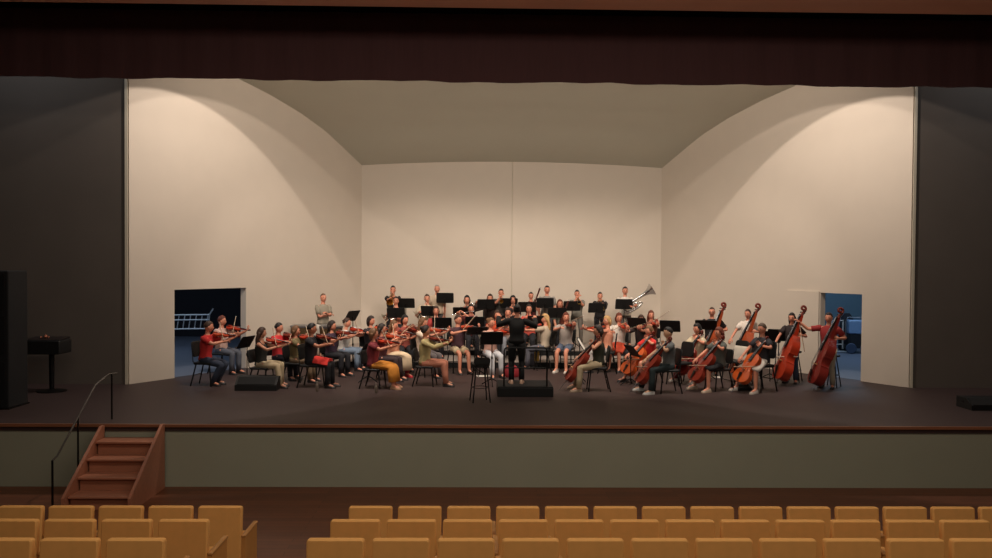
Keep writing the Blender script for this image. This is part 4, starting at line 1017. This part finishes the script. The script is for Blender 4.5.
for s in (-1, 1): MB().lathe([(.04, -.03), (.15, -.03), (.17, 0), (.15, .03), (.04, .03)], 20, (s*.22, -.2, .172), M.Rotation(PI/2, 3, 'X')).build('wheel', mat((60, 74, 100), .5), o)
q = at(848, 345, 27.9); o = thing('dark_drape_bundle', 'dark folded drape bundle between hand truck and trolley', 'drape', (q.x, 28.0, 0), 0)
MB().loft([[(.28*sx*math.cos(a), .2*sx*math.sin(a)*(1+.12*math.sin(5*a)), z) for a in [2*PI*j/20 for j in range(20)]] for z, sx in ((0.002, .8), (.1, 1), (.7, .95), (1.1, .7), (1.25, .3))]).build('folds', mat((22, 24, 34), .9, 0, 6, .2), o)

# ------------------------------------------------------------------ lights
def spot(loc, tgt, size, power, col=(1, .84, .66), blend=.3, rad=.15, name='stage_spot'):
    l = bpy.data.lights.new(name, 'SPOT'); l.energy = power; l.color = col; l.spot_size = math.radians(size); l.spot_blend = blend; l.shadow_soft_size = rad
    o = bpy.data.objects.new(name, l); C.objects.link(o); o.location = loc
    o.rotation_euler = (V(tgt)-V(loc)).to_track_quat('-Z', 'Y').to_euler(); return o
def area(loc, tgt, sx, sy, power, col, name='hall_lamp'):
    l = bpy.data.lights.new(name, 'AREA'); l.shape = 'RECTANGLE'; l.size = sx; l.size_y = sy; l.energy = power; l.color = col
    o = bpy.data.objects.new(name, l); C.objects.link(o); o.location = loc
    o.rotation_euler = (V(tgt)-V(loc)).to_track_quat('-Z', 'Y').to_euler(); return o
for x in (-4.4, -2.64, -.88, .88, 2.64, 4.4):
    spot((x, 17.6, 8.2), (x*.85, 23.2, .5), 74, 500, (1, .87, .74), .4, .25)
area((0, 17.75, 7.75), (0, 26, 6.6), 12, .35, 335, (1, .88, .75), 'border_light')
def edge_spot(s_, P, q1, q2, alpha, power):
    # a lamp whose beam edge crosses the side wall between two given points
    v1, v2 = (V(q1)-V(P)).normalized(), (V(q2)-V(P)).normalized()
    m_ = (v1+v2).normalized(); n_ = v1.cross(v2).normalized(); c = math.cos(math.radians(alpha))/m_.dot(v1); t = math.sqrt(1-c*c)
    ax = min((m_*c+n_*t, m_*c-n_*t), key=lambda w: w.z)
    spot(P, V(P)+ax, alpha*2, power, (1, .87, .76), .05, .04, 'side_spot')
for s in (-1, 1):
    P = wall_pt(s, 1.0, -4.4); w3 = lambda u, z: (*wall_pt(s, u), z)
    edge_spot(s, (*P, 8.0), w3(1.2, 6.95), w3(4.85, 5.31), 44, 540)
    edge_spot(s, (*P, 8.25), w3(3.39, 6.85), w3(7.05, 5.39), 47, 240)
area((0, 4.2, 5.2), (0, 5.6, 0), 14, 1.2, 215, (1, .86, .70)); area((0, 9.6, 7.0), (0, 13.5, 0), 14, 1.2, 305, (1, .90, .76))
area((-13.0, 22.5, 4.7), (-12, 23, 0), 2, 2, 90, (.66, .82, 1), 'backroom_lamp'); area((-11.5, 27, 4.7), (-11, 27, 0), 3, 2, 45, (.66, .82, 1), 'backroom_lamp'); area((10.5, 25.5, 4.7), (10.5, 26, 0), 3, 2, 125, (.60, .80, 1), 'backroom_lamp')
for s in (-1, 1): area((s*11.2, 18.3, 8.4), (s*11.0, 19.7, 5.0), 3, .4, 22, (.85, .92, 1), 'wing_lamp')
wd = bpy.data.worlds.new('world'); SC.world = wd; wd.use_nodes = True
wd.node_tree.nodes['Background'].inputs[0].default_value = (.9, .75, .6, 1); wd.node_tree.nodes['Background'].inputs[1].default_value = .004
